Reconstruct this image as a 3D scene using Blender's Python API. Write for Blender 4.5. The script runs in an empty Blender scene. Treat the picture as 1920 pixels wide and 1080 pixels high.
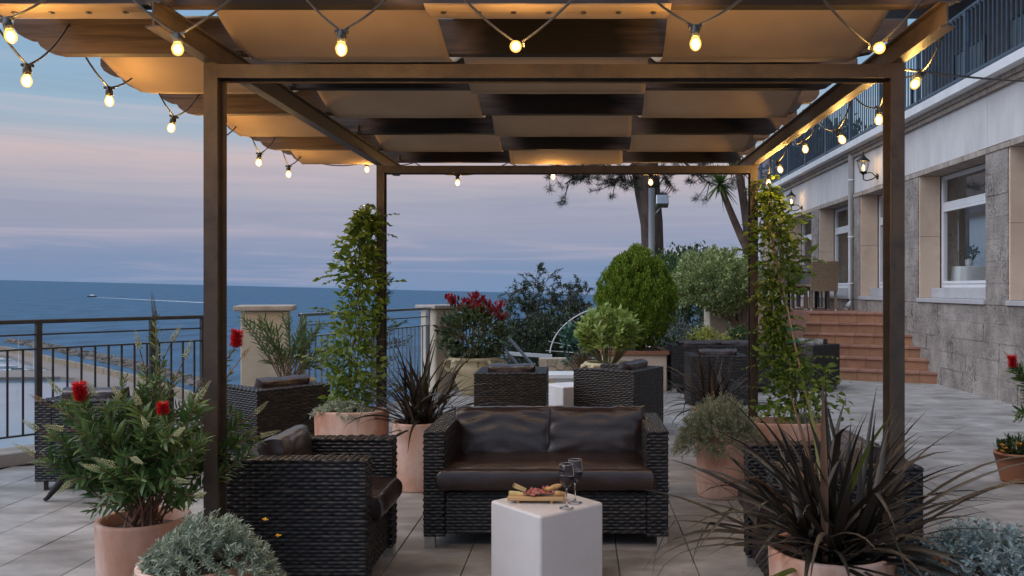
import bpy, bmesh, math, random
import numpy as np
from mathutils import Vector, Matrix

R = math.radians
rnd = random.Random(7)
rng = np.random.default_rng(7)
SC = bpy.context.scene
COL = SC.collection

# ------------------------------------------------------------------ camera
EYE = 1.42
F = 1600.0          # focal length in pixels of the 1920 wide photograph
VX, VY = 1090.0, 540.0
cam_d = bpy.data.cameras.new("camera")
cam = bpy.data.objects.new("camera", cam_d)
COL.objects.link(cam)
cam.location = (0, 0, EYE)
cam.rotation_euler = (R(90), 0, 0)
cam_d.sensor_width = 36.0
cam_d.lens = 30.0
cam_d.shift_x = -130.0 / 1920.0
cam_d.clip_start = 0.05
cam_d.clip_end = 90000
SC.camera = cam

# ------------------------------------------------------------------ world
W = bpy.data.worlds.new("World")
SC.world = W
W.use_nodes = True
nt = W.node_tree
nt.nodes.clear()


def wn(t, **k):
    n = nt.nodes.new(t)
    for a, b in k.items():
        setattr(n, a, b)
    return n


w_out = wn("ShaderNodeOutputWorld")
w_bg = wn("ShaderNodeBackground")
w_tc = wn("ShaderNodeTexCoord")
w_sep = wn("ShaderNodeSeparateXYZ")
nt.links.new(w_tc.outputs["Generated"], w_sep.inputs[0])
# gently wavering elevation so that the cloud bands are not ruled lines
w_map = wn("ShaderNodeMapping")
w_map.inputs["Scale"].default_value = (2.0, 2.0, 26.0)
w_map.inputs["Rotation"].default_value = (0, R(-1.2), 0)
nt.links.new(w_tc.outputs["Generated"], w_map.inputs[0])
w_n1 = wn("ShaderNodeTexNoise")
w_n1.inputs["Scale"].default_value = 1.4
w_n1.inputs["Detail"].default_value = 7
w_n1.inputs["Roughness"].default_value = 0.62
w_n1.inputs["Distortion"].default_value = 0.5
nt.links.new(w_map.outputs[0], w_n1.inputs["Vector"])
w_wob = wn("ShaderNodeMath", operation="MULTIPLY_ADD")
nt.links.new(w_n1.outputs["Fac"], w_wob.inputs[0])
w_wob.inputs[1].default_value = 0.05
w_wob.inputs[2].default_value = -0.025
w_el = wn("ShaderNodeMath", operation="ADD")
nt.links.new(w_sep.outputs["Z"], w_el.inputs[0])
nt.links.new(w_wob.outputs[0], w_el.inputs[1])
w_mr = wn("ShaderNodeMapRange")
w_mr.inputs["From Min"].default_value = -0.1
w_mr.inputs["From Max"].default_value = 0.9
nt.links.new(w_el.outputs[0], w_mr.inputs["Value"])
w_rp = wn("ShaderNodeValToRGB")
cr = w_rp.color_ramp
stops = [(-0.10, (.10, .165, .26)), (-0.01, (.118, .182, .300)), (0.025, (.135, .185, .290)),
         (0.06, (.205, .222, .300)), (0.10, (.258, .258, .312)), (0.137, (.375, .312, .325)),
         (0.160, (.262, .298, .352)), (0.19, (.200, .292, .375)), (0.30, (.150, .262, .395)),
         (0.89, (.25, .33, .46))]
while len(cr.elements) < len(stops):
    cr.elements.new(0.5)
for e, (z, c) in zip(cr.elements, stops):
    e.position = z + 0.1
    e.color = (*c, 1)
nt.links.new(w_mr.outputs[0], w_rp.inputs[0])
# thin cloud streaks, paler and pinker than the sky behind them
w_map2 = wn("ShaderNodeMapping")
w_map2.inputs["Scale"].default_value = (1.3, 1.3, 24.0)
w_map2.inputs["Rotation"].default_value = (0, R(-1.0), 0)
nt.links.new(w_tc.outputs["Generated"], w_map2.inputs[0])
w_n2 = wn("ShaderNodeTexNoise")
w_n2.inputs["Scale"].default_value = 1.9
w_n2.inputs["Detail"].default_value = 9
w_n2.inputs["Roughness"].default_value = 0.6
w_n2.inputs["Distortion"].default_value = 0.8
nt.links.new(w_map2.outputs[0], w_n2.inputs["Vector"])
w_r2 = wn("ShaderNodeValToRGB")
w_r2.color_ramp.elements[0].position = 0.5
w_r2.color_ramp.elements[1].position = 0.78
nt.links.new(w_n2.outputs["Fac"], w_r2.inputs[0])
w_sc = wn("ShaderNodeMath", operation="MULTIPLY")
nt.links.new(w_r2.outputs[0], w_sc.inputs[0])
w_sc.inputs[1].default_value = 0.42
w_mix = wn("ShaderNodeMixRGB")
nt.links.new(w_sc.outputs[0], w_mix.inputs[0])
nt.links.new(w_rp.outputs[0], w_mix.inputs[1])
w_mix.inputs[2].default_value = (.47, .365, .385, 1)
SC.cycles.transparent_max_bounces = 24
w_r3 = wn("ShaderNodeValToRGB")          # greyer, darker cloud bars between the pale streaks
w_r3.color_ramp.elements[0].position = 0.28
w_r3.color_ramp.elements[0].color = (.34, .34, .34, 1)
w_r3.color_ramp.elements[1].position = 0.47
w_r3.color_ramp.elements[1].color = (0, 0, 0, 1)
nt.links.new(w_n2.outputs["Fac"], w_r3.inputs[0])
w_mix3 = wn("ShaderNodeMixRGB")
nt.links.new(w_r3.outputs[0], w_mix3.inputs[0])
nt.links.new(w_mix.outputs[0], w_mix3.inputs[1])
w_mix3.inputs[2].default_value = (.165, .185, .265, 1)
nt.links.new(w_mix3.outputs[0], w_bg.inputs[0])
w_bg.inputs[1].default_value = 1.0
nt.links.new(w_bg.outputs[0], w_out.inputs[0])

# ------------------------------------------------------------------ sun (afterglow: very soft, low)
sun_d = bpy.data.lights.new("sun", "SUN")
sun_d.energy = 1.5
sun_d.angle = R(70)
sun_d.color = (.96, .95, 1.0)
sun = bpy.data.objects.new("sun", sun_d)
COL.objects.link(sun)
sun.rotation_euler = Vector((0.60, 0.16, -0.64)).to_track_quat("-Z", "Y").to_euler()

SC.view_settings.view_transform = "Standard"
SC.view_settings.look = "None"
SC.view_settings.exposure = 0.65
SC.view_settings.gamma = 1.0
SC.view_settings.use_curve_mapping = False


# ------------------------------------------------------------------ helpers
def P(px, py, Y):
    """the point at depth Y that the photograph shows at pixel (px, py)"""
    return Vector(((px - VX) * Y / F, Y, EYE - (py - VY) * Y / F))


def nrm(v):
    v = np.asarray(v, float)
    return v / (np.linalg.norm(v, axis=-1, keepdims=True) + 1e-9)


# ---------- materials
def new_mat(name):
    m = bpy.data.materials.new(name)
    m.use_nodes = True
    n = m.node_tree
    n.nodes.clear()
    out = n.nodes.new("ShaderNodeOutputMaterial")
    b = n.nodes.new("ShaderNodeBsdfPrincipled")
    n.links.new(b.outputs[0], out.inputs[0])
    return m, n, b, out


def surf(name, c1, c2=None, rough=.6, scale=8, stretch=(1, 1, 1), lo=.35, hi=.65, bump=0.0, bscale=None,
         metal=0.0, detail=6, c3=None, s3=2.0, f3=.5, objrand=0.0, spec=.5, coords="pos", coat=0, rvar=0.0, bdist=.01, island=0.0, mask3=0, xdark=None):
    """principled surface whose colour drifts between c1 and c2 (and c3 in large soft patches)"""
    m, n, b, out = new_mat(name)
    L = n.links.new
    if coords == "pos":
        src = n.nodes.new("ShaderNodeNewGeometry").outputs["Position"]
    else:
        src = n.nodes.new("ShaderNodeTexCoord").outputs["Object"]
    mp = n.nodes.new("ShaderNodeMapping")
    mp.inputs["Scale"].default_value = stretch
    L(src, mp.inputs[0])
    col = None
    nz = n.nodes.new("ShaderNodeTexNoise")
    nz.inputs["Scale"].default_value = scale
    nz.inputs["Detail"].default_value = detail
    nz.inputs["Roughness"].default_value = .65
    L(mp.outputs[0], nz.inputs["Vector"])
    rp = n.nodes.new("ShaderNodeValToRGB")
    rp.color_ramp.elements[0].position = lo
    rp.color_ramp.elements[1].position = hi
    rp.color_ramp.elements[0].color = (*c1, 1)
    rp.color_ramp.elements[1].color = (*(c2 or c1), 1)
    L(nz.outputs["Fac"], rp.inputs[0])
    col = rp.outputs[0]
    if c3 is not None:
        n3 = n.nodes.new("ShaderNodeTexNoise")
        n3.inputs["Scale"].default_value = s3
        n3.inputs["Detail"].default_value = 5
        n3.inputs["Roughness"].default_value = .6
        L(mp.outputs[0], n3.inputs["Vector"])
        r3 = n.nodes.new("ShaderNodeValToRGB")
        r3.color_ramp.elements[0].position = .45
        r3.color_ramp.elements[1].position = .68
        r3.color_ramp.elements[1].color = (f3, f3, f3, 1)
        L(n3.outputs["Fac"], r3.inputs[0])
        mx = n.nodes.new("ShaderNodeMixRGB")
        fac3 = r3.outputs[0]
        if mask3:
            n4 = n.nodes.new("ShaderNodeTexNoise")
            n4.inputs["Scale"].default_value = mask3
            n4.inputs["Detail"].default_value = 4
            L(mp.outputs[0], n4.inputs["Vector"])
            r4 = n.nodes.new("ShaderNodeValToRGB")
            r4.color_ramp.elements[0].position = .42
            r4.color_ramp.elements[1].position = .62
            L(n4.outputs["Fac"], r4.inputs[0])
            m4 = n.nodes.new("ShaderNodeMixRGB")
            m4.blend_type = "MULTIPLY"
            m4.inputs[0].default_value = 1
            L(fac3, m4.inputs[1])
            L(r4.outputs[0], m4.inputs[2])
            fac3 = m4.outputs[0]
        L(fac3, mx.inputs[0])
        L(col, mx.inputs[1])
        mx.inputs[2].default_value = (*c3, 1)
        col = mx.outputs[0]
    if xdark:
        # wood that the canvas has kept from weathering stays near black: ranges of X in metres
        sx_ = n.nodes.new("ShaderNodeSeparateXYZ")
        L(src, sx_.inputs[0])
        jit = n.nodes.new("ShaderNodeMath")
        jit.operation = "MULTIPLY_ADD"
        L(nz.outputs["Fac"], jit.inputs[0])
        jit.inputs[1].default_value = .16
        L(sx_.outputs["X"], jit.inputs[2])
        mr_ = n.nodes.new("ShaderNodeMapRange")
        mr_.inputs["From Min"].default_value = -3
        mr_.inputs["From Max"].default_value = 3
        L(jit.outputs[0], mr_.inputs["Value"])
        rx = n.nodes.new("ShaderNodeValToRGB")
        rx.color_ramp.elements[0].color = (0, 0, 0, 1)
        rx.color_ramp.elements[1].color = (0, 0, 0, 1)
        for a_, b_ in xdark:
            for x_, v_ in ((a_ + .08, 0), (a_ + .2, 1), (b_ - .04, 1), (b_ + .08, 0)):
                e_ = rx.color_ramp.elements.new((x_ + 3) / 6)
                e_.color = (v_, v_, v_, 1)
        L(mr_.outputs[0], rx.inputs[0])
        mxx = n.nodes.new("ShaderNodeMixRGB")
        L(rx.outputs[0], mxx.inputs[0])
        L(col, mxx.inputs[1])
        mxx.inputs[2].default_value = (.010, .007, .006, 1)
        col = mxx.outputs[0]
    if objrand or island:
        hs = n.nodes.new("ShaderNodeHueSaturation")
        v = None
        if objrand:
            oi = n.nodes.new("ShaderNodeObjectInfo")
            ma = n.nodes.new("ShaderNodeMath")
            ma.operation = "MULTIPLY_ADD"
            L(oi.outputs["Random"], ma.inputs[0])
            ma.inputs[1].default_value = objrand
            ma.inputs[2].default_value = 1 - objrand / 2
            v = ma.outputs[0]
        if island:
            ge = n.nodes.new("ShaderNodeNewGeometry")
            mb = n.nodes.new("ShaderNodeMath")
            mb.operation = "MULTIPLY_ADD"
            L(ge.outputs["Random Per Island"], mb.inputs[0])
            mb.inputs[1].default_value = island
            mb.inputs[2].default_value = 1 - island / 2
            if v is None:
                v = mb.outputs[0]
            else:
                mm = n.nodes.new("ShaderNodeMath")
                mm.operation = "MULTIPLY"
                L(v, mm.inputs[0])
                L(mb.outputs[0], mm.inputs[1])
                v = mm.outputs[0]
        L(v, hs.inputs["Value"])
        L(col, hs.inputs["Color"])
        col = hs.outputs[0]
    L(col, b.inputs["Base Color"])
    b.inputs["Roughness"].default_value = rough
    b.inputs["Metallic"].default_value = metal
    b.inputs["Specular IOR Level"].default_value = spec
    if coat:
        b.inputs["Coat Weight"].default_value = coat
    if rvar:
        mr = n.nodes.new("ShaderNodeMapRange")
        L(nz.outputs["Fac"], mr.inputs["Value"])
        mr.inputs["From Min"].default_value = .3
        mr.inputs["From Max"].default_value = .7
        mr.inputs["To Min"].default_value = rough - rvar
        mr.inputs["To Max"].default_value = rough + rvar
        L(mr.outputs[0], b.inputs["Roughness"])
    if bump:
        nb = n.nodes.new("ShaderNodeTexNoise")
        nb.inputs["Scale"].default_value = bscale or scale * 3
        nb.inputs["Detail"].default_value = 6
        L(mp.outputs[0], nb.inputs["Vector"])
        bp = n.nodes.new("ShaderNodeBump")
        bp.inputs["Strength"].default_value = bump
        bp.inputs["Distance"].default_value = bdist
        L(nb.outputs["Fac"], bp.inputs["Height"])
        L(bp.outputs[0], b.inputs["Normal"])
    return m


def leafmat(name, c1, c2, trans=.3, rough=.45, var=.5):
    m, n, b, out = new_mat(name)
    L = n.links.new
    ge = n.nodes.new("ShaderNodeNewGeometry")
    oi = n.nodes.new("ShaderNodeObjectInfo")
    ad = n.nodes.new("ShaderNodeMath")
    ad.operation = "ADD"
    L(ge.outputs["Random Per Island"], ad.inputs[0])
    L(oi.outputs["Random"], ad.inputs[1])
    fr = n.nodes.new("ShaderNodeMath")
    fr.operation = "FRACT"
    L(ad.outputs[0], fr.inputs[0])
    rp = n.nodes.new("ShaderNodeValToRGB")
    rp.color_ramp.elements[0].color = (*c1, 1)
    rp.color_ramp.elements[1].color = (*c2, 1)
    L(fr.outputs[0], rp.inputs[0])
    L(rp.outputs[0], b.inputs["Base Color"])
    b.inputs["Roughness"].default_value = rough
    b.inputs["Specular IOR Level"].default_value = .4
    tr = n.nodes.new("ShaderNodeBsdfTranslucent")
    L(rp.outputs[0], tr.inputs[0])
    mx = n.nodes.new("ShaderNodeMixShader")
    mx.inputs[0].default_value = trans
    L(b.outputs[0], mx.inputs[1])
    L(tr.outputs[0], mx.inputs[2])
    L(mx.outputs[0], out.inputs[0])
    return m


def glassmat(name, tint=(1, 1, 1), base=.04, rough=.02, edge=.9):
    """thin pane: see-through with a Fresnel reflection"""
    m, n, b, out = new_mat(name)
    n.nodes.remove(b)
    L = n.links.new
    t = n.nodes.new("ShaderNodeBsdfTransparent")
    t.inputs[0].default_value = (*tint, 1)
    g = n.nodes.new("ShaderNodeBsdfGlossy")
    g.inputs["Roughness"].default_value = rough
    fr = n.nodes.new("ShaderNodeFresnel")
    fr.inputs[0].default_value = 1.5
    mx = n.nodes.new("ShaderNodeMixShader")
    ge = n.nodes.new("ShaderNodeNewGeometry")
    iv = n.nodes.new("ShaderNodeMath")
    iv.operation = "SUBTRACT"
    iv.inputs[0].default_value = 1.0
    L(ge.outputs["Backfacing"], iv.inputs[1])
    ml = n.nodes.new("ShaderNodeMath")
    ml.operation = "MULTIPLY"
    L(fr.outputs[0], ml.inputs[0])
    L(iv.outputs[0], ml.inputs[1])
    L(ml.outputs[0], mx.inputs[0])
    L(t.outputs[0], mx.inputs[1])
    L(g.outputs[0], mx.inputs[2])
    L(mx.outputs[0], out.inputs[0])
    return m


def emit(name, col, s):
    m, n, b, out = new_mat(name)
    n.nodes.remove(b)
    e = n.nodes.new("ShaderNodeEmission")
    e.inputs[0].default_value = (*col, 1)
    e.inputs[1].default_value = s
    n.links.new(e.outputs[0], out.inputs[0])
    return m


M = {}
M["steel"] = surf("brown_steel", (.040, .028, .020), (.070, .048, .034), .5, 14, bump=.25, bscale=160, c3=(.10, .065, .036), s3=5, f3=.5, spec=.5, bdist=.003)
M["wood"] = surf("dark_wood", (.022, .015, .012), (.060, .040, .031), .7, 5, (.5, 9, 9), bump=.5, bscale=14, c3=(.10, .07, .058), s3=1.2, f3=.4, bdist=.004)
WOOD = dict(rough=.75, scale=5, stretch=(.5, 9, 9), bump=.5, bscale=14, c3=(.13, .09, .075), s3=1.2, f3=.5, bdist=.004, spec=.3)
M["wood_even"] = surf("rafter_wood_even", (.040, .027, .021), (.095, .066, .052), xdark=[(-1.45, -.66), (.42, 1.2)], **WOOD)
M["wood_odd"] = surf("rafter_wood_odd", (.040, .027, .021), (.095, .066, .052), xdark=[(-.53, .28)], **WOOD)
M["leather"] = surf("brown_leather", (.021, .011, .0105), (.035, .019, .017), .33, 5, bump=.28, bscale=18, spec=.8, coords="obj", bdist=.010, rvar=.03)
M["terra"] = surf("terracotta", (.42, .20, .125), (.58, .31, .215), .75, 7, (1, 1, .5), bump=.35, bscale=45, c3=(.74, .58, .51), s3=3.4, f3=.95, bdist=.004, objrand=.12)
M["terra_dark"] = surf("weathered_terracotta", (.26, .10, .05), (.36, .15, .08), .75, 8, bump=.3, bscale=50, c3=(.2, .09, .05), s3=4, f3=.6, bdist=.003)
M["urn"] = surf("buff_clay", (.47, .38, .22), (.56, .47, .30), .7, 6, bump=.3, bscale=40, c3=(.40, .31, .18), s3=4, f3=.6, bdist=.003)
M["tile"] = surf("paving_tile", (.24, .232, .225), (.39, .38, .37), .55, 3.5, (1, 2.2, 1), bump=.25, bscale=40, c3=(.125, .108, .092), s3=1.3, f3=.7, objrand=.18, bdist=.003, rvar=.12, spec=.4)
M["joint"] = surf("tile_joint", (.11, .10, .09), (.17, .16, .15), .9, 20)
M["whiteplastic"] = surf("white_plastic", (.66, .64, .65), (.72, .70, .71), .42, 4, bump=.12, bscale=90, bdist=.002, c3=(.6, .57, .55), s3=3, f3=.4)
M["plaster"] = surf("grey_white_render", (.53, .52, .525), (.60, .59, .59), .85, 3, (1, 1.5, .5), bump=.2, bscale=60, c3=(.42, .41, .42), s3=1.2, f3=.6, bdist=.003)
M["trimstone"] = surf("stained_moulding", (.30, .25, .21), (.42, .37, .33), .85, 5, (1, 3, .6), bump=.3, bscale=40, c3=(.2, .16, .13), s3=3, f3=.7)
M["whitepaint"] = surf("white_paint", (.62, .64, .67), (.72, .73, .75), .5, 5, c3=(.5, .5, .5), s3=3, f3=.4)
M["stone"] = surf("pitted_travertine", (.17, .145, .13), (.37, .335, .31), .85, 3.2, (1, 1, .75), lo=.3, hi=.68, bump=1.0, bscale=38, c3=(.055, .046, .042), s3=26, f3=.95, mask3=2.6, objrand=.14, bdist=.02, detail=9)
M["stonejoint"] = surf("stone_joint", (.12, .10, .09), (.2, .17, .15), .9, 12)
M["beige"] = surf("beige_stone", (.60, .455, .345), (.67, .53, .415), .8, 3, bump=.15, bscale=40, c3=(.48, .36, .27), s3=2, f3=.5, objrand=.05, bdist=.003)
M["sill"] = surf("grey_sill", (.36, .36, .38), (.46, .46, .48), .6, 6, c3=(.28, .27, .27), s3=3, f3=.5)
M["alu"] = surf("white_window_frame", (.62, .64, .68), (.68, .70, .73), .35, 3)
M["glass"] = glassmat("window_glass", (.92, .94, .94))
M["wineglass"] = surf("clear_glass", (1, 1, 1), rough=.0)
_b = next(n for n in M["wineglass"].node_tree.nodes if n.type == "BSDF_PRINCIPLED")
_b.inputs["Transmission Weight"].default_value = 1.0
_b.inputs["IOR"].default_value = 1.42
M["step"] = surf("red_clay_tile", (.26, .132, .07), (.345, .178, .10), .7, 7, bump=.25, bscale=60, c3=(.26, .115, .07), s3=2, f3=.6, objrand=.28, bdist=.003)
M["nosing"] = surf("red_clay_nosing", (.27, .13, .085), (.36, .185, .13), .65, 9, bump=.25, bscale=60, c3=(.2, .1, .07), s3=2, f3=.6, objrand=.25, bdist=.003)
M["grout"] = surf("pale_grout", (.40, .34, .28), (.5, .43, .36), .9, 20)
M["rail"] = surf("dark_rail_metal", (.045, .044, .046), (.07, .066, .066), .38, 12, metal=.5, bump=.1, bscale=100)
M["steelrail"] = surf("satin_steel", (.30, .31, .33), (.38, .39, .41), .3, 12, metal=.9)
M["bluerail"] = surf("blue_grey_rail", (.055, .085, .12), (.08, .115, .16), .4, 8, metal=.2)
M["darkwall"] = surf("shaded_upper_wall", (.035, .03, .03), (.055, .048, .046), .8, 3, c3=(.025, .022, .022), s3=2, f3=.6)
M["curb"] = surf("curb_stone", (.27, .25, .23), (.36, .34, .32), .75, 6, bump=.3, bscale=40, c3=(.2, .18, .16), s3=2, f3=.6, objrand=.2)
M["pillar"] = surf("cream_render", (.50, .43, .33), (.57, .50, .40), .85, 4, bump=.25, bscale=50, c3=(.42, .36, .28), s3=1.5, f3=.6)
M["cap"] = surf("pillar_capstone", (.33, .28, .24), (.43, .38, .33), .8, 8, bump=.3, bscale=40)
M["black"] = surf("black_plastic", (.012, .012, .013), (.02, .02, .02), .45, 20)
M["iron"] = surf("black_iron", (.012, .012, .013), (.02, .019, .018), .5, 20, metal=.3)
M["cable"] = surf("black_cable", (.018, .017, .016), (.03, .028, .026), .5, 20)
M["chrome"] = surf("polished_foot", (.5, .49, .47), (.56, .55, .53), .3, 10, metal=.8)
M["soil"] = surf("potting_soil", (.025, .018, .012), (.05, .035, .024), .95, 30, bump=.8, bscale=60)
M["bark"] = surf("pine_bark", (.085, .055, .042), (.19, .125, .10), .9, 5, (1, 1, .35), bump=1.0, bscale=9, c3=(.05, .034, .028), s3=3, f3=.7, bdist=.06)
M["stem"] = surf("woody_stem", (.14, .09, .06), (.22, .15, .10), .8, 20)
M["stemred"] = surf("reddish_stem", (.20, .09, .06), (.28, .14, .09), .7, 20)
M["stemgreen"] = surf("green_stem", (.10, .10, .04), (.16, .15, .07), .7, 20)
M["bamboo"] = surf("bamboo_cane", (.34, .24, .14), (.42, .31, .19), .6, 10)
M["greentie"] = surf("green_tie", (.02, .25, .12), (.03, .3, .15), .5, 10)
M["board"] = surf("wooden_board", (.50, .30, .13), (.62, .40, .19), .5, 6, (1, 8, 8), bump=.1)
M["cheese"] = surf("pale_cheese", (.72, .56, .24), (.80, .66, .34), .5, 20)
M["rind"] = surf("cheese_rind", (.16, .09, .03), (.2, .12, .05), .6, 20)
M["ham"] = surf("cured_ham", (.30, .055, .05), (.50, .22, .19), .4, 60, lo=.42, hi=.62)
M["bread"] = surf("bread_crust", (.55, .28, .09), (.72, .48, .22), .7, 40, bump=.6, bscale=80)
M["wine"] = surf("red_wine", (.018, .003, .007), (.025, .004, .009), .08, 5, spec=.6)
M["wicker"] = surf("brown_wicker", (.18, .125, .075), (.31, .225, .145), .6, 30, (1, 1, 3), bump=.6, bscale=90, coords="obj")
M["wickergrey"] = surf("grey_wicker", (.13, .125, .125), (.2, .19, .19), .6, 30, (1, 1, 3), bump=.6, bscale=90, coords="obj")
M["cloth"] = surf("white_tablecloth", (.62, .66, .68), (.68, .71, .73), .8, 5)
M["curtain"] = surf("grey_curtain", (.16, .16, .17), (.2, .2, .21), .9, 5)
M["sheer"] = leafmat("sheer_curtain", (.8, .78, .74), (.82, .80, .76), .75, .9)
M["room"] = surf("room_wall", (.62, .46, .29), (.66, .50, .32), .85, 2)
M["roomfloor"] = surf("room_floor", (.14, .11, .08), (.18, .14, .1), .5, 4)
M["quay"] = surf("quay_concrete", (.21, .175, .155), (.28, .235, .205), .9, .02, c3=(.22, .18, .15), s3=.08, f3=.6)
M["quaywall"] = surf("quay_wall", (.25, .20, .145), (.34, .27, .19), .9, .1, c3=(.18, .145, .105), s3=.3, f3=.6)
M["rock"] = surf("breakwater_rock", (.125, .105, .09), (.25, .21, .18), .95, .25, c3=(.08, .07, .06), s3=.1, f3=.6)
M["boat"] = surf("boat_white", (.7, .7, .7), (.76, .76, .76), .4, 1)
M["boatdark"] = surf("boat_dark_hull", (.03, .035, .05), (.05, .055, .07), .4, 1)
M["carpaint"] = surf("dark_car_paint", (.02, .025, .04), (.03, .035, .05), .3, 2)
M["foam"] = surf("wake_foam", (.5, .55, .6), (.6, .64, .68), .8, .2)
M["gardensoil"] = surf("garden_earth", (.05, .04, .028), (.09, .07, .05), .95, 3, bump=.5)
M["cliff"] = surf("hillside_earth", (.07, .07, .04), (.14, .12, .08), .95, .3)
M["crazy"] = surf("pale_stone_slab", (.46, .37, .27), (.56, .46, .35), .85, 6, bump=.4, bscale=30, objrand=.22, c3=(.38, .3, .22), s3=4, f3=.5)
M["fur"] = surf("black_fur", (.006, .006, .006), (.011, .010, .010), .7, 60, bump=.5, bscale=120)
M["eye"] = surf("cat_eye", (.5, .45, .12), (.55, .5, .15), .2, 20)
M["pole"] = surf("white_pole_paint", (.50, .54, .60), (.58, .62, .67), .5, 4, (1, 1, .3), c3=(.4, .42, .45), s3=3, f3=.5)
M["redflower"] = leafmat("red_bristles", (.55, .012, .02), (.75, .03, .035), .3)
M["yellow"] = leafmat("yellow_petal", (.75, .38, .01), (.85, .5, .02), .3)
M["orange"] = leafmat("orange_petal", (.62, .22, .015), (.8, .36, .03), .3)
M["bud"] = leafmat("pale_bud", (.30, .33, .15), (.62, .62, .38), .2)
M["buddark"] = leafmat("dark_bud", (.05, .05, .03), (.13, .11, .06), .1)
M["budrust"] = leafmat("rusty_bud", (.30, .19, .08), (.42, .28, .13), .2)

LEAF = {
    "bottlebrush": leafmat("bottlebrush_leaf", (.045, .095, .025), (.15, .23, .075), .3),
    "jasmine": leafmat("jasmine_leaf", (.062, .13, .015), (.23, .315, .052), .38, .35),
    "oleander": leafmat("oleander_leaf", (.055, .10, .035), (.12, .18, .06), .3, .4),
    "silver": leafmat("silver_leaf", (.215, .27, .20), (.37, .43, .33), .2, .75),
    "dusty": leafmat("dusty_leaf", (.21, .27, .27), (.38, .45, .44), .2, .75),
    "santolina": leafmat("santolina_leaf", (.21, .24, .15), (.36, .39, .28), .2, .8),
    "phormium": leafmat("bronze_blade", (.015, .013, .010), (.048, .036, .026), .10, .42),
    "phormium_tan": leafmat("tan_blade", (.16, .07, .035), (.24, .13, .08), .15, .5),
    "phormium_green": leafmat("green_blade", (.08, .10, .02), (.12, .14, .03), .2, .4),
    "thuja": leafmat("thuja_leaf", (.06, .12, .010), (.28, .38, .04), .2, .6),
    "laurel": leafmat("laurel_leaf", (.19, .28, .05), (.40, .47, .13), .35, .35),
    "pittosporum": leafmat("pittosporum_leaf", (.15, .22, .06), (.50, .55, .26), .3, .45),
    "dark": leafmat("dark_leaf", (.022, .045, .014), (.065, .10, .035), .25, .5),
    "tamarisk": leafmat("tamarisk_leaf", (.03, .048, .028), (.08, .10, .055), .25, .6),
    "pine": leafmat("pine_needle", (.012, .02, .010), (.035, .05, .025), .15, .6),
    "conifer": leafmat("conifer_leaf", (.022, .05, .022), (.06, .105, .05), .2, .6),
    "bluegrey": leafmat("bluegrey_leaf", (.10, .14, .13), (.19, .24, .225), .2, .7),
    "golden": leafmat("golden_leaf", (.30, .32, .06), (.55, .55, .16), .3, .5),
    "yucca": leafmat("yucca_leaf", (.05, .10, .025), (.13, .20, .06), .25, .4),
    "photinia": leafmat("photinia_leaf", (.035, .065, .02), (.12, .14, .06), .25, .3),
    "photinia_red": leafmat("photinia_red_leaf", (.20, .018, .028), (.42, .045, .055), .35, .3),
    "photinia_bronze": leafmat("photinia_bronze_leaf", (.10, .055, .035), (.20, .12, .075), .3, .3),
    "aeonium": leafmat("bluegreen_leaf", (.04, .12, .085), (.09, .19, .13), .3, .45),
    "heather": leafmat("brown_sprig", (.09, .055, .03), (.17, .10, .06), .2, .7),
}


# rattan: warm black strands with browner rows
def rattan():
    m, n, b, out = new_mat("dark_rattan")
    L = n.links.new
    tc = n.nodes.new("ShaderNodeTexCoord")
    mp = n.nodes.new("ShaderNodeMapping")
    mp.inputs["Scale"].default_value = (16, 16, 54)
    L(tc.outputs["Object"], mp.inputs[0])
    nz = n.nodes.new("ShaderNodeTexNoise")
    nz.inputs["Scale"].default_value = 1.0
    nz.inputs["Detail"].default_value = 3
    L(mp.outputs[0], nz.inputs["Vector"])
    rp = n.nodes.new("ShaderNodeValToRGB")
    e = rp.color_ramp.elements
    e[0].position, e[1].position = .32, .72
    e[0].color = (.006, .0055, .0065, 1)
    e[1].color = (.052, .038, .032, 1)
    x = rp.color_ramp.elements.new(.52)
    x.color = (.0125, .0105, .0115, 1)
    L(nz.outputs["Fac"], rp.inputs[0])
    L(rp.outputs[0], b.inputs["Base Color"])
    b.inputs["Roughness"].default_value = .36
    b.inputs["Specular IOR Level"].default_value = .5
    mp2 = n.nodes.new("ShaderNodeMapping")
    mp2.inputs["Scale"].default_value = (30, 30, 700)
    L(tc.outputs["Object"], mp2.inputs[0])
    n2 = n.nodes.new("ShaderNodeTexNoise")
    n2.inputs["Scale"].default_value = 1.0
    L(mp2.outputs[0], n2.inputs["Vector"])
    bp = n.nodes.new("ShaderNodeBump")
    bp.inputs["Strength"].default_value = .35
    bp.inputs["Distance"].default_value = .002
    L(n2.outputs["Fac"], bp.inputs["Height"])
    L(bp.outputs[0], b.inputs["Normal"])
    return m


M["rattan"] = rattan()


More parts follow.
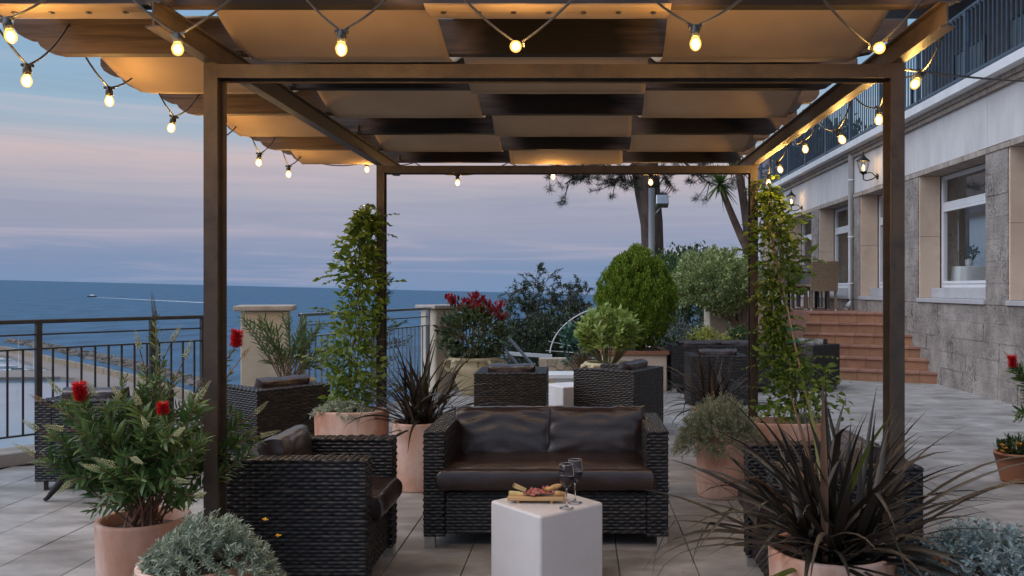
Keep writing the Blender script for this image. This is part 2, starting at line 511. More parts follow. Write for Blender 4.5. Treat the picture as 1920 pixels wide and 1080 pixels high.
def canvas():
    m, n, b, out = new_mat("beige_canvas")
    L = n.links.new
    ge = n.nodes.new("ShaderNodeNewGeometry")
    nz = n.nodes.new("ShaderNodeTexNoise")
    nz.inputs["Scale"].default_value = 3
    nz.inputs["Detail"].default_value = 8
    L(ge.outputs["Position"], nz.inputs["Vector"])
    rp = n.nodes.new("ShaderNodeValToRGB")
    rp.color_ramp.elements[0].position = .35
    rp.color_ramp.elements[1].position = .65
    rp.color_ramp.elements[0].color = (.45, .325, .205, 1)
    rp.color_ramp.elements[1].color = (.54, .405, .27, 1)
    L(nz.outputs["Fac"], rp.inputs[0])
    L(rp.outputs[0], b.inputs["Base Color"])
    b.inputs["Roughness"].default_value = .85
    b.inputs["Specular IOR Level"].default_value = .2
    n2 = n.nodes.new("ShaderNodeTexNoise")
    n2.inputs["Scale"].default_value = 420
    L(ge.outputs["Position"], n2.inputs["Vector"])
    bp = n.nodes.new("ShaderNodeBump")
    bp.inputs["Strength"].default_value = .25
    bp.inputs["Distance"].default_value = .002
    L(n2.outputs["Fac"], bp.inputs["Height"])
    L(bp.outputs[0], b.inputs["Normal"])
    tr = n.nodes.new("ShaderNodeBsdfTranslucent")
    tr.inputs[0].default_value = (.46, .35, .28, 1)
    mx = n.nodes.new("ShaderNodeMixShader")
    mx.inputs[0].default_value = .38
    L(b.outputs[0], mx.inputs[1])
    L(tr.outputs[0], mx.inputs[2])
    L(mx.outputs[0], out.inputs[0])
    return m


M["canvas"] = canvas()


def seamat():
    m, n, b, out = new_mat("sea_water")
    L = n.links.new
    ge = n.nodes.new("ShaderNodeNewGeometry")
    mp = n.nodes.new("ShaderNodeMapping")
    mp.inputs["Scale"].default_value = (.035, .010, .0)
    L(ge.outputs["Position"], mp.inputs[0])
    nz = n.nodes.new("ShaderNodeTexNoise")
    nz.inputs["Scale"].default_value = 1.2
    nz.inputs["Detail"].default_value = 9
    nz.inputs["Roughness"].default_value = .7
    L(mp.outputs[0], nz.inputs["Vector"])
    rp = n.nodes.new("ShaderNodeValToRGB")
    rp.color_ramp.elements[0].position = .35
    rp.color_ramp.elements[1].position = .68
    rp.color_ramp.elements[0].color = (.013, .060, .120, 1)
    rp.color_ramp.elements[1].color = (.050, .155, .270, 1)
    L(nz.outputs["Fac"], rp.inputs[0])
    n.nodes.remove(b)
    df = n.nodes.new("ShaderNodeBsdfDiffuse")
    L(rp.outputs[0], df.inputs[0])
    gl = n.nodes.new("ShaderNodeBsdfGlossy")
    gl.inputs["Roughness"].default_value = .3
    mx = n.nodes.new("ShaderNodeMixShader")
    mx.inputs[0].default_value = .18
    L(df.outputs[0], mx.inputs[1])
    L(gl.outputs[0], mx.inputs[2])
    L(mx.outputs[0], out.inputs[0])
    n2 = n.nodes.new("ShaderNodeTexNoise")
    mp2 = n.nodes.new("ShaderNodeMapping")
    mp2.inputs["Scale"].default_value = (.16, .08, 0)
    L(ge.outputs["Position"], mp2.inputs[0])
    n2.inputs["Scale"].default_value = 1.0
    n2.inputs["Detail"].default_value = 8
    n2.inputs["Roughness"].default_value = .75
    L(mp2.outputs[0], n2.inputs["Vector"])
    bp = n.nodes.new("ShaderNodeBump")
    bp.inputs["Strength"].default_value = .9
    bp.inputs["Distance"].default_value = 2.2
    L(n2.outputs["Fac"], bp.inputs["Height"])
    L(bp.outputs[0], gl.inputs["Normal"])
    L(bp.outputs[0], df.inputs["Normal"])
    return m


M["sea"] = seamat()


def bulbglass():
    m, n, b, out = new_mat("glowing_bulb_glass")
    n.nodes.remove(b)
    L = n.links.new
    t = n.nodes.new("ShaderNodeBsdfTransparent")
    t.inputs[0].default_value = (1, .9, .7, 1)
    g = n.nodes.new("ShaderNodeBsdfGlossy")
    g.inputs["Roughness"].default_value = .08
    e = n.nodes.new("ShaderNodeEmission")
    e.inputs[0].default_value = (1.0, .52, .13, 1)
    e.inputs[1].default_value = 1.5
    a = n.nodes.new("ShaderNodeMixShader")
    a.inputs[0].default_value = .06
    L(t.outputs[0], a.inputs[1])
    L(g.outputs[0], a.inputs[2])
    mx = n.nodes.new("ShaderNodeMixShader")
    mx.inputs[0].default_value = .55
    L(a.outputs[0], mx.inputs[1])
    L(e.outputs[0], mx.inputs[2])
    L(mx.outputs[0], out.inputs[0])
    return m


M["bulb"] = bulbglass()
M["filament"] = emit("glowing_filament", (1.0, .78, .42), 45)
M["lanternglow"] = emit("lantern_glow", (1.0, .62, .28), 3)


# ---------- mesh builder
class MB:
    def __init__(s):
        s.v, s.f, s.sm = [], [], []

    def add(s, verts, faces, smooth=False):
        o = len(s.v)
        s.v.extend([tuple(map(float, p)) for p in verts])
        for f in faces:
            s.f.append(tuple(o + i for i in f))
            s.sm.append(smooth)
        return s

    def box(s, x0, x1, y0, y1, z0, z1):
        v = [(x0, y0, z0), (x1, y0, z0), (x1, y1, z0), (x0, y1, z0), (x0, y0, z1), (x1, y0, z1), (x1, y1, z1), (x0, y1, z1)]
        return s.add(v, [(3, 2, 1, 0), (4, 5, 6, 7), (0, 1, 5, 4), (1, 2, 6, 5), (2, 3, 7, 6), (3, 0, 4, 7)])

    def obox(s, c, u, v, w, a, b, d):
        c, u, v, w = map(Vector, (c, u, v, w))
        pts = []
        for k in (-1, 1):
            for i, j in ((-1, -1), (1, -1), (1, 1), (-1, 1)):
                pts.append(c + u * a * i + v * b * j + w * d * k)
        return s.add(pts, [(3, 2, 1, 0), (4, 5, 6, 7), (0, 1, 5, 4), (1, 2, 6, 5), (2, 3, 7, 6), (3, 0, 4, 7)])

    def bar(s, p, q, w, h, up=(0, 0, 1)):
        p, q = Vector(p), Vector(q)
        d = q - p
        L = d.length
        d.normalize()
        up = Vector(up)
        x = d.cross(up)
        if x.length < 1e-4:
            x = Vector((1, 0, 0))
        x.normalize()
        z = x.cross(d)
        return s.obox((p + q) / 2, d, x, z, L / 2, w / 2, h / 2)

    def tube(s, pts, r, n=6, cap=True, smooth=True):
        pts = [Vector(p) for p in pts]
        rs = r if isinstance(r, (list, tuple)) else [r] * len(pts)
        V = []
        up = Vector((0.13, .21, .97)).normalized()
        for i, p in enumerate(pts):
            a = pts[max(i - 1, 0)]
            b = pts[min(i + 1, len(pts) - 1)]
            t = (b - a)
            if t.length < 1e-9:
                t = Vector((0, 0, 1))
            t.normalize()
            x = t.cross(up)
            if x.length < .05:
                x = t.cross(Vector((1, 0, 0)))
            x.normalize()
            y = x.cross(t)
            for k in range(n):
                an = 2 * math.pi * k / n
                V.append(p + x * rs[i] * math.cos(an) + y * rs[i] * math.sin(an))
        Fs = []
        for i in range(len(pts) - 1):
            for k in range(n):
                k2 = (k + 1) % n
                Fs.append((i * n + k, i * n + k2, (i + 1) * n + k2, (i + 1) * n + k))
        if cap:
            Fs.append(tuple(range(n)))
            Fs.append(tuple(reversed(range((len(pts) - 1) * n, len(pts) * n))))
        return s.add(V, Fs, smooth)

    def lathe(s, prof, n=32, c=(0, 0, 0), sx=1, sy=1, smooth=True, sup=None):
        """prof: list of (r, z); sup: superellipse exponent for squarish ovals"""
        V, Fs = [], []
        for r, z in prof:
            for k in range(n):
                a = 2 * math.pi * k / n
                ca, sa = math.cos(a), math.sin(a)
                if sup:
                    e = 2 / sup
                    ca = math.copysign(abs(ca) ** e, ca)
                    sa = math.copysign(abs(sa) ** e, sa)
                V.append((c[0] + r * sx * ca, c[1] + r * sy * sa, c[2] + z))
        for i in range(len(prof) - 1):
            for k in range(n):
                k2 = (k + 1) % n
                Fs.append((i * n + k, i * n + k2, (i + 1) * n + k2, (i + 1) * n + k))
        return s.add(V, Fs, smooth)

    def prism(s, poly, z0, z1):
        n = len(poly)
        V = [(p[0], p[1], z0) for p in poly] + [(p[0], p[1], z1) for p in poly]
        Fs = [tuple(reversed(range(n))), tuple(range(n, 2 * n))]
        for i in range(n):
            j = (i + 1) % n
            Fs.append((i, j, n + j, n + i))
        return s.add(V, Fs)

    def build(s, name, mat, parent=None, bevel=0, seg=2, kind=None):
        me = bpy.data.meshes.new(name)
        me.from_pydata(s.v, [], s.f)
        me.polygons.foreach_set("use_smooth", s.sm)
        me.materials.append(mat if not isinstance(mat, str) else M[mat])
        me.update()
        return link(name, me, parent, bevel, seg, kind)


def link(name, me, parent=None, bevel=0, seg=2, kind=None):
    o = bpy.data.objects.new(name, me)
    COL.objects.link(o)
    if parent is not None:
        o.parent = parent
        root = parent
        off = Vector(parent.location)
        if parent.parent is not None:
            off = off + Vector(parent.parent.location)
        o["_off"] = 0
        del o["_off"]
    if bevel:
        b = o.modifiers.new("bevel", "BEVEL")
        b.width = bevel
        b.segments = seg
        b.limit_method = "ANGLE"
        if seg > 1:
            for p in me.polygons:
                p.use_smooth = True
            w = o.modifiers.new("weighted", "WEIGHTED_NORMAL")
            w.keep_sharp = True
    if kind:
        o["kind"] = kind
    return o


def thing(name, label, cat, loc=(0, 0, 0), rz=0, group=None):
    o = bpy.data.objects.new(name, None)
    COL.objects.link(o)
    o.location = loc
    o.rotation_euler = (0, 0, rz)
    o.empty_display_size = .1
    return tag(o, label, cat, group)


def tag(o, label, cat, group=None):
    o["label"] = label
    o["category"] = cat
    if group:
        o["group"] = group
    return o


def struct(o):
    o["kind"] = "structure"
    return o


def dup(root, loc, rz, label, group=None):
    r = root.copy()
    COL.objects.link(r)
    r.location = loc
    r.rotation_euler = (0, 0, rz)
    r["label"] = label
    if group:
        r["group"] = group
    for ch in list(root.children):
        c = ch.copy()
        COL.objects.link(c)
        c.parent = r
        for g in list(ch.children):
            d = g.copy()
            COL.objects.link(d)
            d.parent = c
    return r


# ---------- foliage
def leaf_template(w=.3, curl=.12, fold=.06, pts=None):
    """unit leaf along +Y, normal +Z: 8 vertices"""
    a, b = pts or (.3, .68)
    h = w / 2
    V = np.array([(0, 0, 0), (-h, a, fold + curl * .3), (0, a, curl * .45), (h, a, fold + curl * .3),
                  (-h * .8, b, fold + curl * .2), (0, b, curl * .5), (h * .8, b, fold + curl * .2), (0, 1, -curl * .4)], float)
    Fc = [(0, 3, 2), (0, 2, 1), (2, 3, 6, 5), (1, 2, 5, 4), (5, 6, 7), (4, 5, 7)]
    return V, Fc


def blade_template(w=.08):
    V = np.array([(-w / 2, 0, 0), (w / 2, 0, 0), (w / 3, .6, .03), (-w / 3, .6, .03), (0, 1, -.02)], float)
    return V, [(0, 1, 2, 3), (3, 2, 4)]


def basis(dirs, roll=.6):
    d = nrm(dirs)
    up = np.tile(np.array([[0, 0, 1.0]]), (len(d), 1)) + rng.normal(0, roll, d.shape)
    x = nrm(np.cross(d, up))
    z = np.cross(x, d)
    return x, d, z


def leaves_mesh(name, pos, dirs, length, tpl, mat, parent=None, roll=.6, kind=None):
    pos = np.asarray(pos, float)
    n = len(pos)
    if n == 0:
        return None
    x, y, z = basis(np.asarray(dirs, float), roll)
    length = np.broadcast_to(np.asarray(length, float), (n,))
    V, Fc = tpl
    k = len(V)
    out = (x[:, None, :] * V[None, :, 0:1] + y[:, None, :] * V[None, :, 1:2] + z[:, None, :] * V[None, :, 2:3]) * length[:, None, None] + pos[:, None, :]
    out = out.reshape(-1, 3)
    loops, starts, totals = [], [], []
    base = np.arange(n) * k
    lv, ls = [], []
    tot = np.array([len(f) for f in Fc])
    flat = np.concatenate([np.array(f) for f in Fc])
    allv = (base[:, None] + flat[None, :]).reshape(-1)
    alltot = np.tile(tot, n)
    allstart = np.concatenate([[0], np.cumsum(alltot)[:-1]])
    me = bpy.data.meshes.new(name)
    me.vertices.add(len(out))
    me.vertices.foreach_set("co", out.reshape(-1))
    me.loops.add(len(allv))
    me.loops.foreach_set("vertex_index", allv.astype(np.int32))
    me.polygons.add(len(alltot))
    me.polygons.foreach_set("loop_start", allstart.astype(np.int32))
    me.polygons.foreach_set("loop_total", alltot.astype(np.int32))
    me.polygons.foreach_set("use_smooth", np.ones(len(alltot), bool))
    me.materials.append(mat)
    me.update()
    me.validate()
    return link(name, me, parent, kind=kind)


_tpl_cache = {}


def leaf_objects(name, pos, dirs, length, tpl, mat, parent, nmax=290, roll=.6):
    """single leaves as parts (shared meshes); those past nmax joined as one part of kind stuff"""
    pos = np.asarray(pos, float)
    dirs = np.asarray(dirs, float)
    n = len(pos)
    length = np.array(np.broadcast_to(np.asarray(length, float), (n,)))
    order = np.argsort(pos[:, 1] - length * 2)      # the nearest show largest
    one, rest = order[:nmax], order[nmax:]
    key = (id(mat), tpl[0].tobytes())
    if key not in _tpl_cache:
        me = bpy.data.meshes.new(name)
        me.from_pydata([tuple(v) for v in tpl[0]], [], tpl[1])
        me.polygons.foreach_set("use_smooth", [True] * len(tpl[1]))
        me.materials.append(mat)
        me.update()
        _tpl_cache[key] = me
    me = _tpl_cache[key]
    x, y, z = basis(dirs[one], roll)
    for i, j in enumerate(one):
        o = bpy.data.objects.new(name, me)
        COL.objects.link(o)
        o.parent = parent
        s = length[j]
        m = Matrix(((x[i][0] * s, y[i][0] * s, z[i][0] * s, pos[j][0]), (x[i][1] * s, y[i][1] * s, z[i][1] * s, pos[j][1]),
                    (x[i][2] * s, y[i][2] * s, z[i][2] * s, pos[j][2]), (0, 0, 0, 1)))
        o.matrix_basis = m
    if len(rest):
        leaves_mesh("foliage", pos[rest], dirs[rest], length[rest], tpl, mat, parent, roll, kind="stuff")


def curve(p, q, bow=(0, 0, 0), n=8):
    p, q, bow = Vector(p), Vector(q), Vector(bow)
    return [p.lerp(q, t) + bow * (4 * t * (1 - t)) for t in [i / n for i in range(n + 1)]]


def along(pts, t):
    t = max(0, min(.9999, t)) * (len(pts) - 1)
    i = int(t)
    return pts[i].lerp(pts[i + 1], t - i), (pts[i + 1] - pts[i]).normalized()


def bush_points(c, r, nclump, per, csize, up=.4, out=.7, shell=.55, flat=1.0, zmin=None):
    """clumps of leaves spread through an ellipsoid: positions and directions"""
    c = np.array(c, float)
    r = np.array(r, float)
    d = nrm(rng.normal(size=(nclump, 3)))
    rad = shell + (1 - shell) * rng.random(nclump) ** .5
    rad = rad * (1 + rng.normal(0, .06, nclump))
    cc = c + d * r * rad[:, None]
    pos = np.repeat(cc, per, 0) + rng.normal(size=(nclump * per, 3)) * csize * np.array([1, 1, flat])
    dr = np.repeat(d, per, 0) * out + np.array([0, 0, up]) + rng.normal(0, .45, (nclump * per, 3))
    if zmin is not None:
        k = pos[:, 2] > zmin
        pos, dr = pos[k], dr[k]
    return pos, dr


# ================================================================== SETTING
# ---- sea (drops away gently, as the far water does from a hill top)
HS = 47.6
SA, SB = .02447, .00606


def SEA(px, py):
    d = Vector(((px - VX) / F, 1, (VY - py) / F))
    t = -(HS + EYE) / (d.z + SA * d.x + SB)
    return Vector((0, 0, EYE)) + d * t


def zsea(x, y):
    return -HS - SA * x - SB * y


b = MB()
xs = [-40000, -3000, -600, 0, 600, 3000, 40000]
ys = [30, 300, 900, 3000, 9000, 40000]
V = [(x, y, zsea(x, y)) for y in ys for x in xs]
Fs = [(j * 7 + i, j * 7 + i + 1, (j + 1) * 7 + i + 1, (j + 1) * 7 + i) for j in range(5) for i in range(6)]
b.add(V, Fs, True)
struct(b.build("sea", "sea"))


def seapoly(name, pix, h, mat, extra=0.0, z0=-1.0):
    pts = [SEA(*p) for p in pix]
    n = len(pts)
    m = MB()
    V = [p + Vector((0, 0, z0)) for p in pts] + [p + Vector((0, 0, h)) for p in pts]
    Fs = [tuple(range(n, 2 * n))]
    for i in range(n):
        j = (i + 1) % n
        Fs.append((i, j, n + j, n + i))
    m.add(V, Fs)
    return m.build(name, mat)


# sheltered, smoother water inside the harbour
hwm = surf("harbour_water", (.09, .16, .23), (.14, .23, .31), .12, .05, (1, .3, 1), bump=.25, bscale=.4, spec=.9, bdist=.3)
m_ = MB()
hp = [SEA(x, y) for x, y in [(-700, 668), (-60, 664), (20, 672), (60, 686), (112, 706), (160, 722), (240, 752), (360, 802), (420, 900), (-700, 900)]]
m_.add([p + Vector((0, 0, .35)) for p in hp], [tuple(reversed(range(len(hp))))])
struct(m_.build("harbour_water", hwm))

# quay road, harbour wall and the inner pier
struct(seapoly("quay", [(-60, 652), (20, 657), (60, 664), (120, 680), (200, 705), (330, 752), (420, 790), (360, 800), (240, 752), (160, 722), (112, 706), (60, 686), (20, 672), (-60, 664)], 1.6, "quay"))
w = MB()
top = [(-60, 644), (0, 648), (52, 658), (103, 673), (172, 688), (240, 704), (330, 732), (430, 768)]
tp = [SEA(p[0], p[1] + 13) for p in top]
for a, c in zip(tp[:-1], tp[1:]):
    nseg = max(1, int((c - a).length / 9))
    for k in range(nseg):
        p = a.lerp(c, k / nseg)
        q = a.lerp(c, (k + .97) / nseg)
        w.bar(p + Vector((0, 0, 1.9 + rnd.uniform(-.2, .2))), q + Vector((0, 0, 1.9)), 2.2, 5.0)
hw = w.build("harbour_wall", "quaywall")
tag(hw, "sand coloured harbour wall running along the quay road", "wall")
struct(seapoly("pier", [(-60, 702), (60, 701), (118, 703), (150, 716), (112, 713), (60, 714), (-60, 715)], 1.8, "quay"))
# rough breakwater of rocks
rk = MB()
outer = [((17, 637), (19, 641)), ((58, 636), (60, 650)), ((103, 645), (103, 658)), ((172, 657), (172, 674)), ((240, 673), (240, 689)), ((300, 689), (300, 704)), ((400, 716), (400, 732))]
for (a0, b0), (a1, b1) in zip(outer[:-1], outer[1:]):
    for k in range(190):
        t = rnd.random()
        s_ = rnd.random()
        pa = SEA(a0[0] + (a1[0] - a0[0]) * t, 6 + a0[1] + (a1[1] - a0[1]) * t)
        pb = SEA(b0[0] + (b1[0] - b0[0]) * t, 0 + b0[1] + (b1[1] - b0[1]) * t)
        p = pa.lerp(pb, s_)
        r = rnd.uniform(1.0, 2.3)
        hh = (1 - abs(s_ - .5) * 1.3) * 2.0
        u = Vector((rnd.uniform(-1, 1), rnd.uniform(-1, 1), rnd.uniform(-.3, .3))).normalized()
        v = u.cross(Vector((rnd.uniform(-.3, .3), rnd.uniform(-.3, .3), 1))).normalized()
        rk.obox(p + Vector((0, 0, hh - 1.2)), u, v, u.cross(v), r * 1.3, r, r * .55)
rk.build("breakwater_rocks", "rock", kind="stuff")


def sailboat(px, py, L, mast, label, heading=0.0):
    p = SEA(px, py)
    t = thing("sailboat", label, "boat", p, heading, "boats moored behind the pier")
    h = MB()
    secs = []
    for i in range(9):
        x = -L / 2 + L * i / 8
        wd = L * .15 * (1 - max(0, (i - 3) / 5) ** 2) * (.75 if i == 0 else 1) + .02
        secs.append([(x, -wd, 1.2), (x, -wd * .8, .3), (x, 0, -.3), (x, wd * .8, .3), (x, wd, 1.2)])
    V = [q for s_ in secs for q in s_]
    Fs = [(i * 5 + k, i * 5 + k + 1, (i + 1) * 5 + k + 1, (i + 1) * 5 + k) for i in range(8) for k in range(4)]
    Fs += [(i * 5 + 4, i * 5, (i + 1) * 5, (i + 1) * 5 + 4) for i in range(8)] + [(0, 1, 2, 3, 4)]
    h.add(V, Fs)
    h.build("hull", "boat", t)
    c = MB()
    c.box(-L * .22, L * .14, -L * .07, L * .07, 1.2, 1.9)
    c.build("cabin", "boatdark" if mast else "boat", t)
    if mast:
        m_ = MB()
        m_.tube([(.3, 0, 1.2), (.3, 0, mast)], .14, 5)
        m_.build("mast", "boat", t)
        m_ = MB()
        m_.tube([(.3, 0, 2.6), (-L * .42, 0, 2.7)], .16, 5)
        m_.build("boom", "boatdark", t)
    return t


sailboat(8, 690, 13, 0, "white motor yacht moored nearest the harbour mouth behind the pier", .1)
sailboat(34, 697, 14, 20, "white sailing yacht with the tallest mast behind the pier", .25)
sailboat(62, 700, 10, 15, "smaller white sailing yacht with shorter mast near the pier end", -.2)
sailboat(82, 700, 7, 0, "small dark cabin boat at the landward pier end", .4)
sailboat(2, 677, 12, 0, "white motorboat beside the quay road, farthest along the basin", .1)

# motor boat and its wake far out
mb_p = SEA(172, 557)
t = thing("motor_boat", "small white motor boat crossing the open sea with a wake", "boat", mb_p, R(178))
h = MB()
V = []
for i in range(7):
    x = -15 + 30 * i / 6
    wd = 4.5 * (1 - max(0, (i - 3) / 3) ** 2) + .1
    V += [(x, -wd, 3.0), (x, 0, -.5), (x, wd, 3.0)]
Fs = [(i * 3 + k, i * 3 + k + 1, i * 3 + k + 4, i * 3 + k + 3) for i in range(6) for k in range(2)] + [(i * 3 + 2, i * 3, i * 3 + 3, i * 3 + 5) for i in range(6)] + [(0, 1, 2)]
h.add(V, Fs)
h.build("hull", "boatdark", t)
h = MB()
h.box(-8, 4, -3, 3, 3.0, 7.5)
h.build("cabin", "boat", t, bevel=.6)
wk = MB()
wa, wb = SEA(176, 557.6), SEA(400, 568.5)
side = Vector((0, 9, 0))
prev = None
V = []
for i in range(41):
    t_ = i / 40
    p = wa.lerp(wb, t_)
    hw_ = (6 + 10 * t_) * (1 + .4 * math.sin(i * 2.3) * math.sin(i * .7))
    for sgn in (-1, 1):
        q = p + Vector((0, hw_ * sgn * 1.5, 0))
        V.append((q.x, q.y, zsea(q.x, q.y) + .3))
wk.add(V, [(2 * i, 2 * i + 1, 2 * i + 3, 2 * i + 2) for i in range(40)])
wk.build("wake_foam", "foam", kind="stuff")


def car(px, py, label):
    p = SEA(px, py) + Vector((0, 0, 1.6))
    t = thing("parked_car", label, "car", p, R(35), "cars parked on the quay")
    prof = [(-2.1, .3), (-2.1, .85), (-1.6, .98), (-.9, 1.42), (.5, 1.42), (1.1, .98), (2.0, .8), (2.1, .3)]
    m_ = MB()
    n = len(prof)
    m_.add([(x, -.85, z) for x, z in prof] + [(x, .85, z) for x, z in prof], [tuple(range(n)), tuple(reversed(range(n, 2 * n)))] + [(i, (i + 1) % n, n + (i + 1) % n, n + i) for i in range(n)])
    m_.build("body", "carpaint", t)
    for x in (-1.3, 1.3):
        for y in (-.8, .8):
            m_ = MB()
            m_.tube([(x, y - .1, .32), (x, y + .1, .32)], .32, 10)
            m_.build("wheel", "black", t)


car(99, 683, "dark car parked on the quay, farther from the terrace")
car(106, 686, "dark car parked on the quay, nearer the terrace")

# ---- terrace
RA = Vector((-4.72, 6.93, 0))           # railing line
RD = Vector((.604, .797, 0)).normalized()
edge = [(-12.2, -3.0), (-4.95, 6.6), (-3.45, 8.58), (-2.9, 8.85), (-2.0, 12.15), (-1.3, 12.55), (-.2, 13.2), (3.0, 13.6), (5.3, 13.6), (5.3, -3.0)]
b = MB()
b.prism(edge, -3.0, -.014)
floor = struct(b.build("terrace_floor", "joint"))


def inpoly(x, y, poly):
    c = False
    j = len(poly) - 1
    for i in range(len(poly)):
        xi, yi = poly[i]
        xj, yj = poly[j]
        if (yi > y) != (yj > y) and x < (xj - xi) * (y - yi) / (yj - yi) + xi:
            c = not c
        j = i
    return c


tw, tl, gap = .394, .545, .0024
tile = MB()
tile.box(-tw / 2 + gap, tw / 2 - gap, -tl / 2 + gap, tl / 2 - gap, -.013, 0)
tme = tile.build("tile", "tile", floor, bevel=.0022, seg=1)
first = True
far = MB()
cells = []
XWALL = 5.262
for j in range(-5, 17):
    for i in range(-16, 17):
        cx = -.597 + tw * (i + .5)
        cy = 4.627 + tl * (j + .5)
        cs = [(cx + sx * tw / 2, cy + sy * tl / 2) for sx in (-1, 1) for sy in (-1, 1)]
        if cx + tw / 2 > XWALL and cx - tw / 2 < XWALL and cy < 13.2:
            far.box(cx - tw / 2 + gap, XWALL, cy - tl / 2 + gap, cy + tl / 2 - gap, -.013, 0)
        if not all(inpoly(x, y, edge) for x, y in cs) or cx + tw / 2 > XWALL:
            continue
        cells.append((cx, cy))
vis = [(cx, cy) for cx, cy in cells if cy > 2.3 and -1150 / F * cy - .3 < cx < 890 / F * cy + .3]
vis.sort(key=lambda q: q[1])
near_set = set(vis[:295])
for cx, cy in cells:
    if (cx, cy) in near_set:
        if first:
            o = tme
            first = False
        else:
            o = tme.copy()
            COL.objects.link(o)
            o.parent = floor
        o.location = (cx, cy, rnd.uniform(-.0012, .0012))
        o.rotation_euler = (rnd.uniform(-.0016, .0016), rnd.uniform(-.0016, .0016), rnd.uniform(-.0015, .0015))
    else:
        far.box(cx - tw / 2 + gap, cx + tw / 2 - gap, cy - tl / 2 + gap, cy + tl / 2 - gap, -.013, rnd.uniform(-.001, .001))
far.build("tile", "tile", floor, kind="stuff")

fp_, fd_ = [], []
for k in range(70):
    y_ = rnd.uniform(2.6, 9.5)
    x_ = rnd.uniform(-.6 * y_, .5 * y_)
    if k < 40:
        cx_, cy_ = rnd.choice([(-1.85, 3.6), (.9, 3.1), (-1.15, 6.0), (.95, 5.8), (1.5, 6.2), (-1.6, 6.2), (3.19, 6.3)])
        x_, y_ = cx_ + rnd.gauss(0, .33), cy_ + rnd.gauss(0, .33)
    if inpoly(x_, y_, edge):
        fp_.append((x_, y_, .004))
        fd_.append((rnd.gauss(0, 1), rnd.gauss(0, 1), .03))
FALLEN = leafmat("dry_leaf", (.10, .06, .03), (.26, .17, .09), .1, .7)
leaves_mesh("fallen_leaves", np.array(fp_), np.array(fd_), rng.uniform(.018, .045, len(fp_)), leaf_template(.4, .15, .04), FALLEN, None, .05, kind="stuff")

# hillside below the terrace and the lower garden
b = MB()
oe = [(-40, -30), (-12.3, -3), (-5.0, 6.7), (-2.95, 8.9), (-2.05, 12.2)]
V = [(x, y, -2.9) for x, y in oe] + [(x - 45, y + 38, -49) for x, y in oe]
n = len(oe)
b.add(V, [(i + 1, i, n + i, n + i + 1) for i in range(n - 1)])
b.add([(-2.05, 12.2, -2.9), (-47, 50, -49), (10, 90, -49), (8, 34, -2.0)], [(0, 1, 2, 3)])
struct(b.build("hillside", "cliff"))
b = MB()
b.prism([(-2.0, 12.2), (-.25, 13.25), (3.2, 13.65), (5.28, 13.65), (9, 34), (-1.0, 30), (-2.4, 18)], -3, -.35)
struct(b.build("garden_ground", "gardensoil"))


# ================================================================== TERRACE RAILINGS
def railing(p, q, label, posts, m="rail", zb=.2, ztop=1.14, zmid=1.03, zlow=.91, sp=.113, bs=.014):
    p, q = Vector(p), Vector(q)
    t = thing("metal_railing", label, "railing", p)
    d = q - p
    L = d.length
    d = d.normalized()
    z = Vector((0, 0, 1))
    x = MB()
    x.bar(z * ztop, d * L + z * ztop, .05, .034)
    x.build("top_rail", m, t, bevel=.006, seg=1)
    for zz, wd, hh in ((zmid, .014, .014), (zlow, .036, .014), (zb, .036, .014)):
        x = MB()
        x.bar(z * zz, d * L + z * zz, wd, hh)
        x.build("rail", m, t)
    pm = MB()
    pm.box(-.022, .022, -.022, .022, .06, ztop - .016)
    first_p = None
    for s in posts:
        o = pm.build("post", m, t) if first_p is None else link("post", first_p, t)
        first_p = o.data
        o.location = d * s + z * .0
        o.rotation_euler = (0, 0, math.atan2(d.y, d.x))
    bm_ = MB()
    bm_.box(-bs / 2, bs / 2, -bs / 2, bs / 2, zb + .007, zlow - .007)
    first_b = None
    s = sp * .5
    while s < L:
        if all(abs(s - k) > .035 for k in posts):
            o = bm_.build("baluster", m, t) if first_b is None else link("baluster", first_b, t)
            first_b = o.data
            o.location = d * s
            o.rotation_euler = (0, 0, math.atan2(d.y, d.x))
        s += sp
    return t


ra0 = RA - RD * 1.7
ra1 = RA + RD * 1.76
railing(ra0, ra1, "dark metal railing along the sea edge behind the bottlebrush, running up to the first pillar", [.5, 1.98, 2.93, 3.42])
rb0, rb1 = Vector((-2.92, 8.85, 0)), Vector((-2.08, 11.72, 0))
railing(rb0, rb1, "metal railing between the two capped pillars, behind the climbing jasmine", [.06, 1.45, 2.93], m="steelrail")

# curb under railing
cb = thing("stone_curb", "low stone curb under the dark sea-edge railing", "curb", tuple(ra0 - RD * 2))
cbm = MB()
cbm.obox((0, 0, 0), RD, RD.cross(Vector((0, 0, -1))), (0, 0, 1), .296, .16, .055)
f_ = None
for k in range(10):
    o = cbm.build("curb_stone", "curb", cb, bevel=.008, seg=1) if f_ is None else f_.copy()
    if f_ is None:
        f_ = o
    else:
        COL.objects.link(o)
        o.parent = cb
    o.location = RD * (.3 + .6 * k) + Vector((.05, -.05, .05))


def pillar(c, w, h, rz, label, capw=.06):
    t = thing("garden_pillar", label, "pillar", c, rz)
    m_ = MB()
    m_.box(-w / 2, w / 2, -w / 2, w / 2, -.3, h)
    m_.build("shaft", "pillar", t, bevel=.01, seg=1)
    m_ = MB()
    m_.box(-w / 2 - capw, w / 2 + capw, -w / 2 - capw, w / 2 + capw, h + .001, h + .055)
    m_.build("capstone", "cap", t, bevel=.012, seg=2)


pillar((-3.22, 8.72, 0), .44, 1.19, R(15), "cream square pillar with stone cap behind the oleander")
pillar((-1.98, 12.0, 0), .40, 1.13, R(42), "cream square pillar with stone cap beside the red-topped shrub")
pillar((2.32, 14.6, 0), .36, 1.14, R(8), "cream square pillar with stone cap under the clipped round tree")

